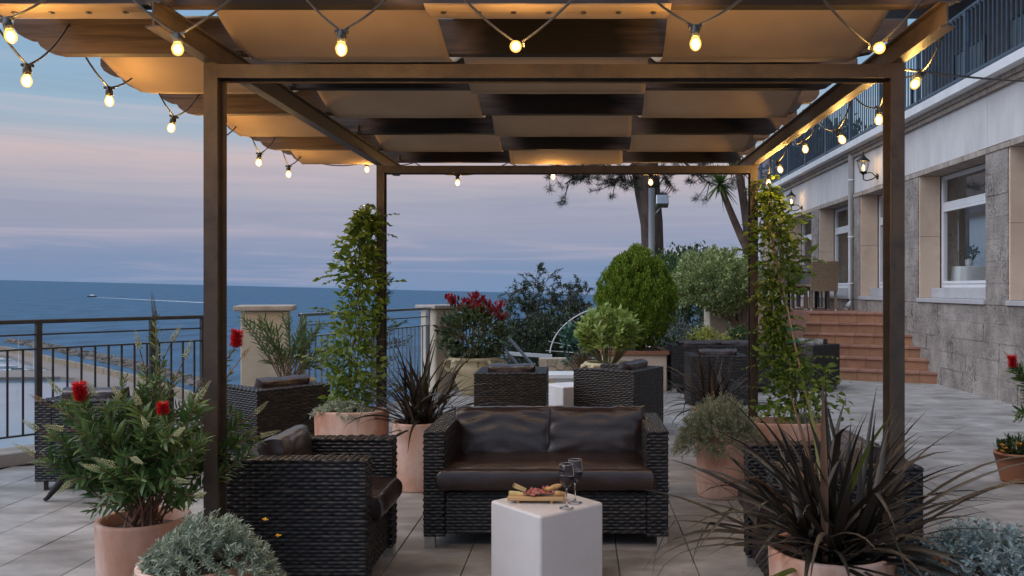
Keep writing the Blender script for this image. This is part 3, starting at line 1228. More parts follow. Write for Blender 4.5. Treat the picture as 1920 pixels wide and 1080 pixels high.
# ================================================================== HOTEL BUILDING
XW = 5.28
REC = .31
hotel = thing("hotel_building", "grey stone hotel with white framed windows and a railed upper balcony", "building", (0, 0, 0))
fars = [10.53 + 2.8 * k for k in range(-2, 6)]     # far edge of each window bay
OP = 2.22                                          # opening width along the wall
ZS, ZT = 1.21, 3.16
YE = 25.0
# base wall backing, piers backing
m_ = MB()
m_.box(XW + .03, XW + .5, 1.5, YE, -.5, ZS - .01)
m_.build("wall_base", "stonejoint", hotel)
# stone blocks of base wall: courses of uneven length, each a part
unit = MB()
unit.box(0, 1, 0, 1, 0, 1)
blk = unit.build("stone_block", "stone", hotel)
blk_first = True


def block(x0, x1, y0, y1, z0, z1, mat=None):
    global blk_first
    if blk_first:
        o = blk
        blk_first = False
    else:
        o = blk.copy()
        COL.objects.link(o)
        o.parent = hotel
    o.location = (x0, y0, z0)
    o.scale = (x1 - x0, y1 - y0, z1 - z0)


courses = [0, .26, .50, .72, .96, ZS - .012]
for ci in range(5):
    y = 8.6 - rnd.random() * .4
    while y < 16.8:
        L = rnd.choice([.34, .44, .52, .62, .48])
        z0, z1 = courses[ci], courses[ci + 1]
        pj = rnd.uniform(0, .018)
        block(XW - .012 - pj, XW + .04, y + .0012, y + L - .0012, z0 + (.0 if ci == 0 else .0012), z1 - .0012)
        y += L
m_ = MB()
m_.box(XW - .015, XW + .04, 16.9, YE, .0, ZS - .012)
m_.build("wall_facing", "stone", hotel)
m_ = MB()
m_.box(XW - .015, XW + .04, 1.5, 8.1, .0, ZS - .012)
m_.build("wall_facing", "stone", hotel)
for k, fy in enumerate(fars):
    ny = fy - OP
    # pier between this bay and the next farther one
    p0, p1 = fy, fy + 2.8 - OP
    m_ = MB()
    m_.box(XW + .03, XW + .6, p0 + .002, p1 - .002, ZS - .01, ZT + .02)
    m_.build("pier", "stone", hotel)
    z = ZS - .008
    nco = 7
    hgt = (ZT - z) / nco
    for c in range(nco):
        zz0, zz1 = z + c * hgt + .0014, z + (c + 1) * hgt - .0014
        if c % 2 == 0 or k > 5:
            block(XW - .014 - rnd.uniform(0, .008), XW + .035, p0 + .001, p1 - .001, zz0, zz1)
        else:
            mid = p0 + (p1 - p0) * rnd.uniform(.35, .65)
            block(XW - .014 - rnd.uniform(0, .008), XW + .035, p0 + .001, mid - .003, zz0, zz1)
            block(XW - .014 - rnd.uniform(0, .008), XW + .035, mid + .003, p1 - .001, zz0, zz1)
    # beige jambs: far one faces the camera
    jt = MB()
    jt.box(XW - .002, XW + REC, fy - .03, fy - .0005, ZS + .06, ZS + .06 + .95)
    jt.box(XW - .002, XW + REC, fy - .03, fy - .0005, ZS + .06 + .955, ZT - .003)
    jt.build("jamb", "beige", hotel)
    jt = MB()
    jt.box(XW - .002, XW + REC, ny + .0005, ny + .03, ZS + .06, ZT - .003)
    jt.build("jamb", "beige", hotel)
    # sill ledge and sub sill
    s_ = MB()
    s_.box(XW - .05, XW + REC + .2, ny + .001, fy - .001, ZS - .008, ZS + .056)
    s_.build("sill", "sill", hotel, bevel=.006, seg=1)
    s_ = MB()
    s_.box(XW + .16, XW + REC + .2, ny + .032, fy - .032, ZS + .058, ZS + .21)
    s_.build("sub_sill", "sill", hotel, bevel=.006, seg=1)
    # window: frame, panes
    wx = XW + REC + .02
    wz0, wz1 = ZS + .212, ZT - .01
    zt = wz1 - .46
    a, c_ = ny + .032, fy - .032
    fr = MB()
    fw = .06
    fr.box(wx, wx + .07, a, a + fw, wz0, wz1)
    fr.box(wx, wx + .07, c_ - fw, c_, wz0, wz1)
    fr.box(wx, wx + .07, a + fw, c_ - fw, wz0, wz0 + fw)
    fr.box(wx, wx + .07, a + fw, c_ - fw, wz1 - fw, wz1)
    fr.box(wx, wx + .07, a + fw, c_ - fw, zt - .05, zt + .05)
    mid = (a + c_) / 2
    wf = fr.build("window", "alu", hotel, bevel=.005, seg=1)
    for (q0, q1, r0, r1) in ((a + fw, c_ - fw, wz0 + fw, zt - .05),):
        sm_ = MB()
        sw = .045
        sm_.box(wx - .012, wx + .05, q0 + .004, q0 + sw, r0 + .004, r1 - .004)
        sm_.box(wx - .012, wx + .05, q1 - sw, q1 - .004, r0 + .004, r1 - .004)
        sm_.box(wx - .012, wx + .05, q0 + sw, q1 - sw, r0 + .004, r0 + sw)
        sm_.box(wx - .012, wx + .05, q0 + sw, q1 - sw, r1 - sw, r1 - .004)
        sm_.build("sash", "alu", wf)
        g = MB()
        g.add([(wx + .02, q0 + sw, r0 + sw), (wx + .02, q1 - sw, r0 + sw), (wx + .02, q1 - sw, r1 - sw), (wx + .02, q0 + sw, r1 - sw)], [(0, 3, 2, 1)])
        g.build("pane", "glass", wf)
    g = MB()
    g.add([(wx + .03, a + fw, zt + .05), (wx + .03, c_ - fw, zt + .05), (wx + .03, c_ - fw, wz1 - fw), (wx + .03, a + fw, wz1 - fw)], [(0, 3, 2, 1)])
    g.build("pane", "glass", wf)
# rough lintel edge course
lt = MB()
y = 1.5
while y < YE:
    L = rnd.uniform(.5, 1.1)
    lt.box(XW - .02 - rnd.uniform(0, .015), XW + REC + .3, y, min(y + L, YE) - .004, ZT + .001, ZT + .075 + rnd.uniform(-.01, .01))
    y += L
lt.build("lintel", "trimstone", hotel)
# plaster band with panel joints
y = 1.5
while y < YE:
    m_ = MB()
    m_.box(XW - .002, XW + .5, y, min(y + 2.4, YE) - .006, ZT + .088, 3.925)
    m_.build("plaster_panel", "plaster", hotel)
    y += 2.4
m_ = MB()
m_.box(XW - .06, XW + .5, 1.5, YE, 3.93, 3.99)
m_.box(XW - .10, XW + .5, 1.5, YE, 3.994, 4.05)
m_.build("moulding", "trimstone", hotel)
m_ = MB()
m_.box(XW - .24, XW + 2.9, 1.5, YE, 4.053, 4.17)
m_.build("balcony_slab", "whitepaint", hotel)
# balcony railing
bx = XW - .15
for zz, wd, hh in ((4.25, .04, .03), (5.12, .05, .03)):
    m_ = MB()
    m_.box(bx - wd / 2, bx + wd / 2, 5.0, YE, zz - hh / 2, zz + hh / 2)
    m_.build("balcony_rail", "bluerail", hotel)
m_ = MB()
m_.box(bx - .008, bx + .008, -.008, .008, 4.266, 5.104)
f_ = None
bars = MB()
y = 9.6
nb_ = 0
while y < YE - .05:
    if f_ is None:
        f_ = m_.build("baluster", "bluerail", hotel)
        o = f_
    else:
        o = f_.copy()
        COL.objects.link(o)
        o.parent = hotel
    o.location = (0, y, 0)
    y += .115
y = 9.75
pm = MB()
pm.box(bx - .03, bx + .03, -.03, .03, 4.17, 5.1)
f_ = None
while y < YE:
    o = pm.build("balcony_post", "bluerail", hotel) if f_ is None else f_.copy()
    if f_ is None:
        f_ = o
    else:
        COL.objects.link(o)
        o.parent = hotel
    o.location = (0, y, 0)
    y += 1.62
# upper storey, set back
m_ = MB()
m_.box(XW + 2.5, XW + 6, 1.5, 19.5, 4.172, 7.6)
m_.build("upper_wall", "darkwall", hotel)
for k in range(5):
    yy = 9.5 + 2.3 * k
    m_ = MB()
    m_.box(XW + 2.45, XW + 2.51, yy, yy + .06, 4.18, 6.3)
    m_.box(XW + 2.45, XW + 2.51, yy + 1.3, yy + 1.36, 4.18, 6.3)
    m_.box(XW + 2.45, XW + 2.51, yy + .06, yy + 1.3, 6.24, 6.3)
    wdw = m_.build("upper_window", "iron", hotel)
    g = MB()
    g.add([(XW + 2.47, yy + .06, 4.18), (XW + 2.47, yy + 1.3, 4.18), (XW + 2.47, yy + 1.3, 6.24), (XW + 2.47, yy + .06, 6.24)], [(0, 3, 2, 1)])
    g.build("pane", "glass", wdw)
m_ = MB()
m_.box(XW + .3, XW + 6, 1.5, 19.6, 7.602, 7.9)
m_.build("roof", "darkwall", hotel)
# dining room inside
m_ = MB()
m_.box(XW + 4.6, XW + 4.7, 1.5, YE, .9, 1.7)
m_.box(XW + 4.6, XW + 4.7, 1.5, YE, 3.15, 3.9)
for k_ in range(10):
    m_.box(XW + 4.602, XW + 4.698, 1.5 + 2.6 * k_, 2.3 + 2.6 * k_, 1.702, 3.148)
m_.box(XW + .62, XW + 4.6, YE - .1, YE, 1.0, 3.4)
m_.box(XW + .62, XW + 4.6, 1.5, 1.6, 1.0, 3.4)
m_.build("room_wall", "room", hotel)
m_ = MB()
m_.box(XW + .502, XW + 4.6, 1.6, YE - .1, .85, 1.0)
m_.build("room_floor", "roomfloor", hotel)
m_ = MB()
m_.box(XW + .62, XW + 4.6, 1.6, YE - .1, 3.3, 3.4)
m_.build("room_ceiling", "plaster", hotel)


for k_ in range(9):
    m_ = MB()
    V = []
    y0_ = 2.3 + 2.6 * k_
    for i in range(61):
        V += [(XW + 4.56 + .02 * math.sin(i * 1.9), y0_ + 1.8 * i / 60, 1.62), (XW + 4.56 + .02 * math.sin(i * 1.9), y0_ + 1.8 * i / 60, 3.2)]
    m_.add(V, [(2 * i, 2 * i + 2, 2 * i + 3, 2 * i + 1) for i in range(60)], True)
    m_.build("sheer_curtain", "sheer", hotel)


def cloth_table(x, y, label, r=.42):
    t = thing("dining_table", label, "table", (x, y, 1.0))
    m_ = MB()
    n = 40
    prof = []
    V = []
    for i, (rr, z) in enumerate([(0.01, .755), (r, .755), (r * 1.02, .74), (r * 1.06, .4), (r * 1.1, .06)]):
        for k in range(n):
            a = 2 * math.pi * k / n
            wv = 1 + (.05 * math.sin(a * 10) if i > 2 else 0)
            e = .5
            ca, sa = math.cos(a), math.sin(a)
            ca = math.copysign(abs(ca) ** e, ca)
            sa = math.copysign(abs(sa) ** e, sa)
            V.append((rr * wv * ca, rr * wv * sa, z))
    m_.add(V, [(i * n + k, i * n + (k + 1) % n, (i + 1) * n + (k + 1) % n, (i + 1) * n + k) for i in range(4) for k in range(n)], True)
    m_.build("tablecloth", "cloth", t)
    m_ = MB()
    m_.tube([(0, 0, 0), (0, 0, .74)], .05, 8)
    m_.build("pedestal", "iron", t)


cloth_table(6.06, 13.38, "white clothed table inside the nearest visible window", .27)
cloth_table(6.5, 18.3, "white clothed table seen through the window beside the drainpipe")
t = thing("house_plant", "small dark plant in pale pot on the indoor white table", "plant", (6.04, 13.30, 1.757))
m_ = MB()
m_.lathe([(.001, 0), (.05, 0), (.062, .12), (.056, .12), (.05, .1), (.001, .1)], 16)
m_.build("flower_pot", "cloth", t)
p_, d_ = bush_points((0, 0, .2), (.1, .1, .09), 24, 6, .02)
leaves_mesh("foliage", p_, d_, .06, leaf_template(.5), LEAF["dark"], t)
t = thing("curtain", "grey curtain hanging inside the nearest visible window", "curtain", (7.3, 16.1, 1.05))
m_ = MB()
V = []
for i in range(31):
    V += [(.03 * math.sin(i * 1.3), i * .012, 0), (.03 * math.sin(i * 1.3), i * .012, 2.1)]
m_.add(V, [(2 * i, 2 * i + 2, 2 * i + 3, 2 * i + 1) for i in range(30)], True)
m_.build("drape", "curtain", t)
t = thing("indoor_chair", "tall backed chair behind the indoor white table", "chair", (6.75, 15.6, 1.0))
for x in (-.2, .2):
    for y in (-.2, .2):
        m_ = MB()
        m_.box(x - .02, x + .02, y - .02, y + .02, 0, .44)
        m_.build("leg", "wicker", t)
m_ = MB()
m_.box(-.23, .23, -.23, .23, .442, .5)
m_.build("seat", "wicker", t, bevel=.02)
m_ = MB()
m_.box(-.23, .23, .18, .23, .503, 1.1)
m_.build("backrest", "wicker", t, bevel=.02)

# drainpipe
YP = 8448 / (1598 - 1090)
t = thing("drainpipe", "white drainpipe with bent foot on the hotel wall", "pipe", (XW - .06, YP - .1, 0))
m_ = MB()
m_.tube([(0, 0, 4.0), (0, 0, 1.22), (-.01, -.02, 1.14), (-.06, -.06, 1.08), (-.13, -.1, 1.04)], .05, 12)
m_.build("pipe", "whitepaint", t)
for zz in (1.5, 2.4, 3.5):
    m_ = MB()
    m_.tube([(0, 0, zz), (0, 0, zz + .04)], .058, 12)
    m_.build("bracket", "whitepaint", t)


# wall lanterns
def lantern(px, py, label):
    Y = 8448 / (px + 10 - 1090)
    zc = EYE - (py - VY) * Y / F
    t = thing("wall_lantern", label, "lamp", (XW, Y, zc))
    o_ = -.26
    m_ = MB()
    m_.lathe([(.001, .33), (.012, .31), (.012, .27), (.03, .25), (.05, .22), (.125, .16), (.125, .145), (.001, .145)], 6, (o_, 0, 0), smooth=False)
    m_.build("lantern_roof", "iron", t)
    m_ = MB()
    m_.lathe([(.001, -.12), (.012, -.1), (.03, -.08), (.055, -.06), (.07, -.05), (.07, -.035), (.001, -.035)], 6, (o_, 0, 0), smooth=False)
    m_.build("lantern_base", "iron", t)
    m_ = MB()
    for k in range(6):
        a = 2 * math.pi * k / 6
        m_.tube([(o_ + .068 * math.cos(a), .068 * math.sin(a), -.036), (o_ + .11 * math.cos(a), .11 * math.sin(a), .146)], .006, 4)
    m_.build("lantern_frame", "iron", t)
    m_ = MB()
    m_.lathe([(.066, -.034), (.107, .144)], 6, (o_, 0, 0), smooth=False)
    m_.build("lantern_glass", "glass", t)
    m_ = MB()
    m_.lathe([(.001, -.03), (.022, -.02), (.03, .03), (.022, .07), (.001, .09)], 10, (o_, 0, 0))
    m_.build("lit_bulb", "lanternglow", t)
    m_ = MB()
    m_.tube([(o_, 0, -.1), (o_, 0, -.17), (o_ + .05, 0, -.2), (-.1, 0, -.17), (-.02, 0, -.12)], .011, 6)
    m_.tube([(-.03, 0, -.13), (-.1, 0, -.06), (-.16, 0, -.05), (o_ + .04, 0, -.075)], .009, 6)
    m_.build("lantern_bracket", "iron", t)
    m_ = MB()
    m_.lathe([(.001, .0), (.05, .0), (.05, .02), (.001, .025)], 12, (0, 0, 0))
    V = [(-z, x, y - .12) for x, y, z in m_.v]
    m_.v = V
    m_.build("wall_plate", "iron", t)
    L = bpy.data.lights.new("lantern_light", "POINT")
    L.energy = 5
    L.color = (1, .6, .26)
    L.shadow_soft_size = .05
    lo = bpy.data.objects.new("lantern_light", L)
    COL.objects.link(lo)
    lo.parent = t
    lo.location = (o_, 0, .05)


lantern(1636, 318, "black wall lantern, lit, nearer one beside the pergola post")
lantern(1494, 380, "black wall lantern, lit, farther one above the rattan dining chairs")

# ---- steps up to the platform
su = Vector((-.912, .41, 0)).normalized()      # along the steps, away from the wall
sv = Vector((.41, .912, 0)).normalized()       # up the flight
s0 = Vector((XW + .02, 12.60, 0))
steps = thing("terrace_steps", "flight of six red clay tiled steps rising to the hotel platform", "steps", (0, 0, 0))
RI, TR, SL = .1665, .30, 2.15
core = MB()
rt = MB()
rt.box(-.5, .5, -.5, .5, -.5, .5)
tile_r = rt.build("riser_tile", "step", steps, bevel=.02, seg=1)
tile_n = rt.build("nosing_tile", "nosing", steps, bevel=.02, seg=1)
tile_r.modifiers.clear()
tile_n.modifiers.clear()
fr_, fn_ = True, True
ang = math.atan2(su.y, su.x)
for k in range(6):
    base = s0 + sv * (TR * k)
    dpt = TR * (6 - k) + .6
    c = base + su * (SL / 2) + sv * (dpt / 2 + .012) + Vector((0, 0, RI * k + RI / 2 - .012))
    core.obox(c, su, sv, (0, 0, 1), SL / 2, dpt / 2, RI / 2)
    off = rnd.uniform(-.2, 0)
    x = off
    while x < SL:
        L = .295
        x0, x1 = max(x, -.2), min(x + L, SL)
        if x1 - x0 > .03:
            o = tile_r if fr_ else tile_r.copy()
            if not fr_:
                COL.objects.link(o)
                o.parent = steps
            fr_ = False
            o.location = base + su * ((x0 + x1) / 2) + sv * (.006) + Vector((0, 0, RI * k + (RI - .03) / 2))
            o.rotation_euler = (0, 0, ang)
            o.scale = (x1 - x0 - .007, .014 + rnd.uniform(0, .003), RI - .032)
            o = tile_n if fn_ else tile_n.copy()
            if not fn_:
                COL.objects.link(o)
                o.parent = steps
            fn_ = False
            o.location = base + su * ((x0 + x1) / 2) + sv * (.14) + Vector((0, 0, RI * (k + 1) - .0145 + rnd.uniform(-.001, .001)))
            o.rotation_euler = (0, 0, ang)
            o.scale = (x1 - x0 - .006, .335, .029)
        x += L
core.build("step_core", "grout", steps)
# platform
pf = s0 + sv * (TR * 6 - .1)
a = pf + su * (-.1)
c = pf + su * SL
m_ = MB()
m_.prism([(XW + .02, 14.2), (XW + .02, YE), (c.x, YE), (c.x, c.y + .02)], -.3, RI * 6 - .006)
struct(m_.build("platform", "nosing"))

# handrail up the side of the steps, seen edge on
t = thing("stair_railing", "sloping metal railing beside the steps, behind the right climbing plant", "railing", (0, 0, 0))
p0, p1 = P(1362, 600, 14.7), P(1418, 520, 16.6)
q0, q1 = P(1372, 668, 14.7), P(1422, 590, 16.6)
m_ = MB()
m_.bar(p0, p1, .05, .04)
m_.build("handrail", "bluerail", t)
m_ = MB()
m_.bar(q0, q1, .03, .03)
m_.build("rail", "bluerail", t)
for k in range(12):
    u_ = (k + .5) / 12
    m_ = MB()
    m_.bar(Vector(q0).lerp(q1, u_), Vector(p0).lerp(p1, u_), .02, .02, up=(0, 1, 0))
    m_.build("baluster", "bluerail", t)


# ---- wicker dining set on the platform
def dining_chair(kind):
    t = thing("wicker_chair", "", "chair", (0, 0, 0), 0, "wicker dining chairs on the platform")
    mt = "wicker" if kind else "wickergrey"
    for x in (-.22, .22):
        for y in (-.24, .22):
            m_ = MB()
            m_.bar((x * 1.04, y * 1.06, .02), (x, y, .43), .042, .042, up=(0, 1, 0))
            l_ = m_.build("leg", mt, t)
            m_ = MB()
            m_.tube([(x * 1.045, y * 1.065, 0), (x * 1.04, y * 1.06, .035)], .024, 8)
            m_.build("foot_cap", "chrome", l_)
    m_ = MB()
    m_.box(-.25, .25, -.27, .25, .432, .49)
    m_.build("seat", mt, t, bevel=.02)
    # ribbed woven back, slightly reclined
    m_ = MB()
    V = []
    n = 34
    for i in range(n + 1):
        z = .36 + .56 * i / n
        y = .235 + .10 * (i / n) ** 1.5
        rb = .006 * math.sin(i * math.pi)
        for s_ in (-1, -.5, 0, .5, 1):
            V.append((.255 * s_, y + (.004 if i % 2 else 0) + .02 * (1 - s_ * s_), z))
        for s_ in (1, .5, 0, -.5, -1):
            V.append((.255 * s_, y + .035 + (.004 if i % 2 else 0) + .02 * (1 - s_ * s_), z))
    Fs = [(i * 10 + k, i * 10 + (k + 1) % 10, (i + 1) * 10 + (k + 1) % 10, (i + 1) * 10 + k) for i in range(n) for k in range(10)]
    Fs += [tuple(range(10)), tuple(reversed(range(n * 10, n * 10 + 10)))]
    m_.add(V, Fs, False)
    m_.build("backrest", mt, t)
    return t


ZP = RI * 6
ch = dining_chair(1)
ch.location = (*P(1538, 0, 16.3).xy, ZP)
ch.rotation_euler = (0, 0, R(180))
ch["label"] = "brown wicker chair with its back to the steps, nearest the window with the drainpipe"
dup(ch, (*P(1479, 0, 16.6).xy, ZP), R(110), "brown wicker chair seen from the side at the far end of the dining table")
ch2 = dining_chair(0)
ch2.location = (*P(1490, 0, 18.0).xy, ZP)
ch2.rotation_euler = (0, 0, R(20))
ch2["label"] = "greyish wicker chair behind the dark dining table, next to the climbing plant"
dup(ch2, (*P(1517, 0, 18.1).xy, ZP), R(-8), "greyish wicker chair behind the dark dining table, half hidden by the brown chair")
t = thing("outdoor_table", "dark square dining table among the wicker chairs on the platform", "table", (*P(1505, 0, 17.2).xy, ZP))
m_ = MB()
m_.box(-.42, .42, -.42, .42, .72, .755)
m_.build("tabletop", "iron", t, bevel=.006, seg=1)
for x in (-.37, .37):
    for y in (-.37, .37):
        m_ = MB()
        m_.box(x - .025, x + .025, y - .025, y + .025, 0, .719)
        m_.build("leg", "iron", t)
m_ = MB()
m_.box(-.16, .16, -.1, .1, 0, .012)
o = m_.build("folded_napkin", "cloth", None)
o.location = (*P(1496, 0, 16.95).xy, ZP + .757)
tag(o, "folded white napkin on the dark dining table", "napkin")

# ================================================================== PERGOLA
perg = thing("pergola", "brown steel pergola with wooden rafters and woven beige canvas strips", "pergola", (0, 0, 0))


def ibeam(p, q, up, side, h, w, tf=.008, twb=.007):
    """I section: flanges at +-h/2 along up, width w along side"""
    m_ = MB()
    p, q, up, side = map(Vector, (p, q, up, side))
    d = (q - p)
    L = d.length
    d.normalize()
    c = (p + q) / 2
    m_.obox(c + up * (h / 2 - tf / 2), d, side, up, L / 2, w / 2, tf / 2)
    m_.obox(c - up * (h / 2 - tf / 2), d, side, up, L / 2, w / 2, tf / 2)
    m_.obox(c, d, side, up, L / 2 - .001, twb / 2, h / 2 - tf - .0005)
    return m_


YN, YF = 3.62, 6.62
ZTOP = 2.375
for (xc, y0) in ((-1.574, YN), (1.343, YN), (-1.561, YF), (1.342, YF)):
    m_ = ibeam((xc, y0 + .05, 0.0), (xc, y0 + .05, ZTOP - .001), (0, 1, 0), (1, 0, 0), .1, .058)
    o = m_.build("post", "steel", perg)
    m_ = MB()
    m_.box(xc - .09, xc + .09, y0 - .04, y0 + .14, .0005, .011)
    m_.build("base_plate", "steel", o)
for (xa, xb, y0) in ((-1.544, 1.313, YN), (-1.531, 1.312, YF)):
    m_ = ibeam((xa, y0 + .05, ZTOP - .034), (xb, y0 + .05, ZTOP - .034), (0, 1, 0), (0, 0, 1), .1, .058)
    m_.build("cross_beam", "steel", perg)
for xc in (-1.572, 1.343):
    m_ = ibeam((xc, 3.13, ZTOP + .05), (xc, 7.28, ZTOP + .05), (0, 0, 1), (1, 0, 0), .1, .055)
    m_.build("side_beam", "steel", perg)
RB = 2.478
RH, RT = .157, .058
prof = [(0, .157), (0, .12), (.018, .092), (.05, .072), (.098, .067), (.108, .055), (.122, .033), (.155, .010), (.205, 0)]
rafterY = [3.19 + .663 * k for k in range(7)]
for k, yk in enumerate(rafterY):
    xl = -2.55 + rnd.uniform(-.015, .015)
    xr = 1.46 + rnd.uniform(-.02, .02)
    poly = [(xl + x, RB + z) for x, z in prof] + [(xr - x, RB + z) for x, z in reversed(prof)]
    n = len(poly)
    m_ = MB()
    m_.add([(x, yk, z) for x, z in poly] + [(x, yk + RT, z) for x, z in poly],
           [tuple(range(n)), tuple(reversed(range(n, 2 * n)))] + [((i + 1) % n, i, n + i, n + (i + 1) % n) for i in range(n)])
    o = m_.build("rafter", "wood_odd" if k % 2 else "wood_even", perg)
    for xs_ in (-1.572, 1.343):
        m_ = MB()
        m_.box(xs_ + .04, xs_ + .046, yk - .02, yk - .001, RB - .0, RB + .06)
        m_.box(xs_ + .03, xs_ + .06, yk - .045, yk - .021, RB + .0005, RB + .006)
        m_.build("angle_bracket", "steel", o)


def canvas_strip(x0, x1, under_parity, seed):
    r = random.Random(seed)
    # control heights along Y
    pts = []
    for k, yk in enumerate(rafterY):
        un = (k % 2 == under_parity)
        z = RB - .007 if un else RB + RH + .006
        yc = yk + RT / 2
        hw = RT / 2 + (.025 if un else .012)
        pts.append((yc - hw, z + (.004 if un else 0)))
        pts.append((yc, z - (.006 if un else 0)))
        pts.append((yc + hw, z + (.004 if un else 0)))
    if 0 % 2 == under_parity:
        pts = [(3.165, RB - .004)] + pts
    else:
        pts = [(3.10, RB + RH + .01)] + pts
    pts.append((7.17 + .16, pts[-1][1] + (.05 if 6 % 2 == under_parity else -.05)))
    # dense profile
    pr = []
    for (ya, za), (yb, zb) in zip(pts[:-1], pts[1:]):
        n = max(2, int((yb - ya) / .04))
        for i in range(n):
            t_ = i / n
            s_ = t_ * t_ * (3 - 2 * t_) * .45 + t_ * .55
            sag = -.012 * math.sin(math.pi * t_) if (yb - ya) > .3 else 0
            pr.append((ya + (yb - ya) * t_, za + (zb - za) * s_ + sag))
    pr.append(pts[-1])
    nx = 28
    m_ = MB()
    V = []
    for j, (y, z) in enumerate(pr):
        for i in range(nx + 1):
            u_ = i / nx
            x = x0 + (x1 - x0) * u_ + .008 * math.sin(y * 5 + seed) * (1 if u_ > .5 else -1)
            dz = .003 * math.sin(u_ * 9 + y * 3 + seed) * math.sin(u_ * math.pi) - .010 * (1 - abs(2 * u_ - 1) ** 4) * 0
            ed = .012 * max(0, abs(2 * u_ - 1) - .9) / .1 * math.sin(y * 11 + seed)
            V.append((x, y, z - abs(dz) * .5 + ed * .12))
    m_.add(V, [(j * (nx + 1) + i, j * (nx + 1) + i + 1, (j + 1) * (nx + 1) + i + 1, (j + 1) * (nx + 1) + i) for j in range(len(pr) - 1) for i in range(nx)], True)
    o = m_.build("canvas_strip", "canvas", perg)
    s_ = o.modifiers.new("thick", "SOLIDIFY")
    s_.thickness = .0025
    s_.offset = 0
    return o


def eyelets(strip, xs_):
    for x in xs_:
        m_ = MB()
        m_.lathe([(.004, -.0), (.011, .0), (.011, .004), (.004, .004)], 12)
        m_.v = [(a + x, 3.222 + b, RB - .021 + c) for a, b, c in m_.v]
        m_.build("eyelet", "rail", strip)


eyelets(canvas_strip(-2.36, -1.63, 0, 1), [-2.28 + .14 * k for k in range(5)])
canvas_strip(-1.50, -.605, 1, 2)
eyelets(canvas_strip(-.585, .335, 0, 3), [-.52 + .132 * k for k in range(7)])
canvas_strip(.36, 1.26, 1, 4)


# ---- string lights
def bulb_on(parent, c, tilt, s=1.0):
    """c: bulb centre; tilt: direction from socket to bulb; returns the socket top"""
    d = Vector(tilt).normalized()
    r = .0215 * s
    # lathe in local frame then rotate to d
    q = Vector((0, 0, -1)).rotation_difference(d)

    def rot(mb):
        mb.v = [tuple(q @ Vector(p) + c) for p in mb.v]
        return mb
    prof = [(.001, -r * 1.2), (r * .45, -r * 1.12), (r * .8, -r * .75), (r, -r * .1), (r * .93, r * .4), (r * .7, r * .85), (r * .52, r * 1.2)]
    g = rot(MB().lathe(prof, 16)).build("bulb", "bulb", parent)
    rot(MB().lathe([(.001, -r * .85), (r * .4, -r * .65), (r * .6, 0), (r * .4, r * .6), (.001, r * .8)], 10)).build("filament", "filament", g)
    sk = MB()
    sk.lathe([(r * .62, r * 1.1), (r * .74, r * 1.15), (r * .78, r * 2.3), (r * .66, r * 2.5), (r * .6, r * 3.2), (r * .3, r * 3.4), (.001, r * 3.42)], 12)
    sk.box(-r * 1.1, r * 1.1, -r * .35, r * .35, r * 2.75, r * 3.3)
    rot(sk).build("socket", "black", g)
    L = bpy.data.lights.new("bulb_light", "POINT")
    L.energy = BULB_W
    L.color = (1.0, .60, .20)
    L.shadow_soft_size = .02
    lo = bpy.data.objects.new("bulb_light", L)
    COL.objects.link(lo)
    lo.parent = g
    lo.location = c
    return c - d * (r * 3.1)


BULB_W = 18.0


def droop(a, b_, sag, n=10):
    return [Vector(a).lerp(b_, i / n) + Vector((0, 0, -sag * 4 * (i / n) * (1 - i / n))) for i in range(n + 1)]


def light_string(label, bulbs, hooks):
    """hooks: one more than the bulbs; the cable swings from hook to socket to hook"""
    t = thing("string_lights", label, "string lights", (0, 0, 0), 0, "festoon lights round the pergola")
    cab = MB()
    pts = [hooks[0]]
    for i, (c, tilt) in enumerate(bulbs):
        top = bulb_on(t, Vector(c), tilt)
        a, b_ = Vector(hooks[i]), Vector(hooks[i + 1])
        d1 = droop(a, top, .03)
        d2 = droop(top, b_, .03)
        pts += d1[1:] + d2[1:]
    cab.tube(pts, .0045, 6)
    cab.build("cable", "cable", t)


# front
fb = [(20, 68, 3.08), (333, 92, 3.08), (640, 92, 3.06), (967, 87, 3.05), (1304, 82, 3.08), (1649, 90, 3.08)]
bl = [(P(*q), tl) for q, tl in zip(fb, [(.3, -.1, -1), (.2, -.5, -1), (.02, -.15, -1), (-.1, -1.2, -.5), (0, -.2, -1), (-.05, -1.4, -.4)])]
hk = [Vector(((px - VX) * 3.12 / F, 3.12, 2.64)) for px in (-60, 180, 515, 800, 1145, 1480, 1790)]
hk[0] = Vector((-2.3, 3.12, 2.62))
light_string("warm festoon bulbs strung along the front rafter", bl, [hk[0]] + hk[1:])
# left side, along the scalloped rafter ends
lb = [(50, 152, 3.54), (205, 190, 4.17), (321, 240, 4.80), (412, 280, 5.45), (485, 305, 6.10), (541, 327, 6.75)]
bl = [(P(*q), tl) for q, tl in zip(lb, [(-.05, 0, -1), (-.02, .05, -1), (-.25, 0, -1), (.1, 0, -1), (-.1, 0, -1), (0, 0, -1)])]
hk = [Vector((-2.30 - .01 * (k % 2), y - .006, RB + .13)) for k, y in enumerate(rafterY)]
light_string("warm festoon bulbs under the scalloped left rafter ends", bl, hk)
# back
bb = [(688, 318, 7.26), (858, 343, 7.30), (1037, 331, 7.26), (1220, 342, 7.30)]
bl = [(P(*q), (0.02, 0, -1)) for q in bb]
hk = [Vector((x, 7.27, RB + .01)) for x in (-2.25, -1.42, -.62, .2, 1.05)]
light_string("warm festoon bulbs hanging from the rearmost rafter", bl, hk)
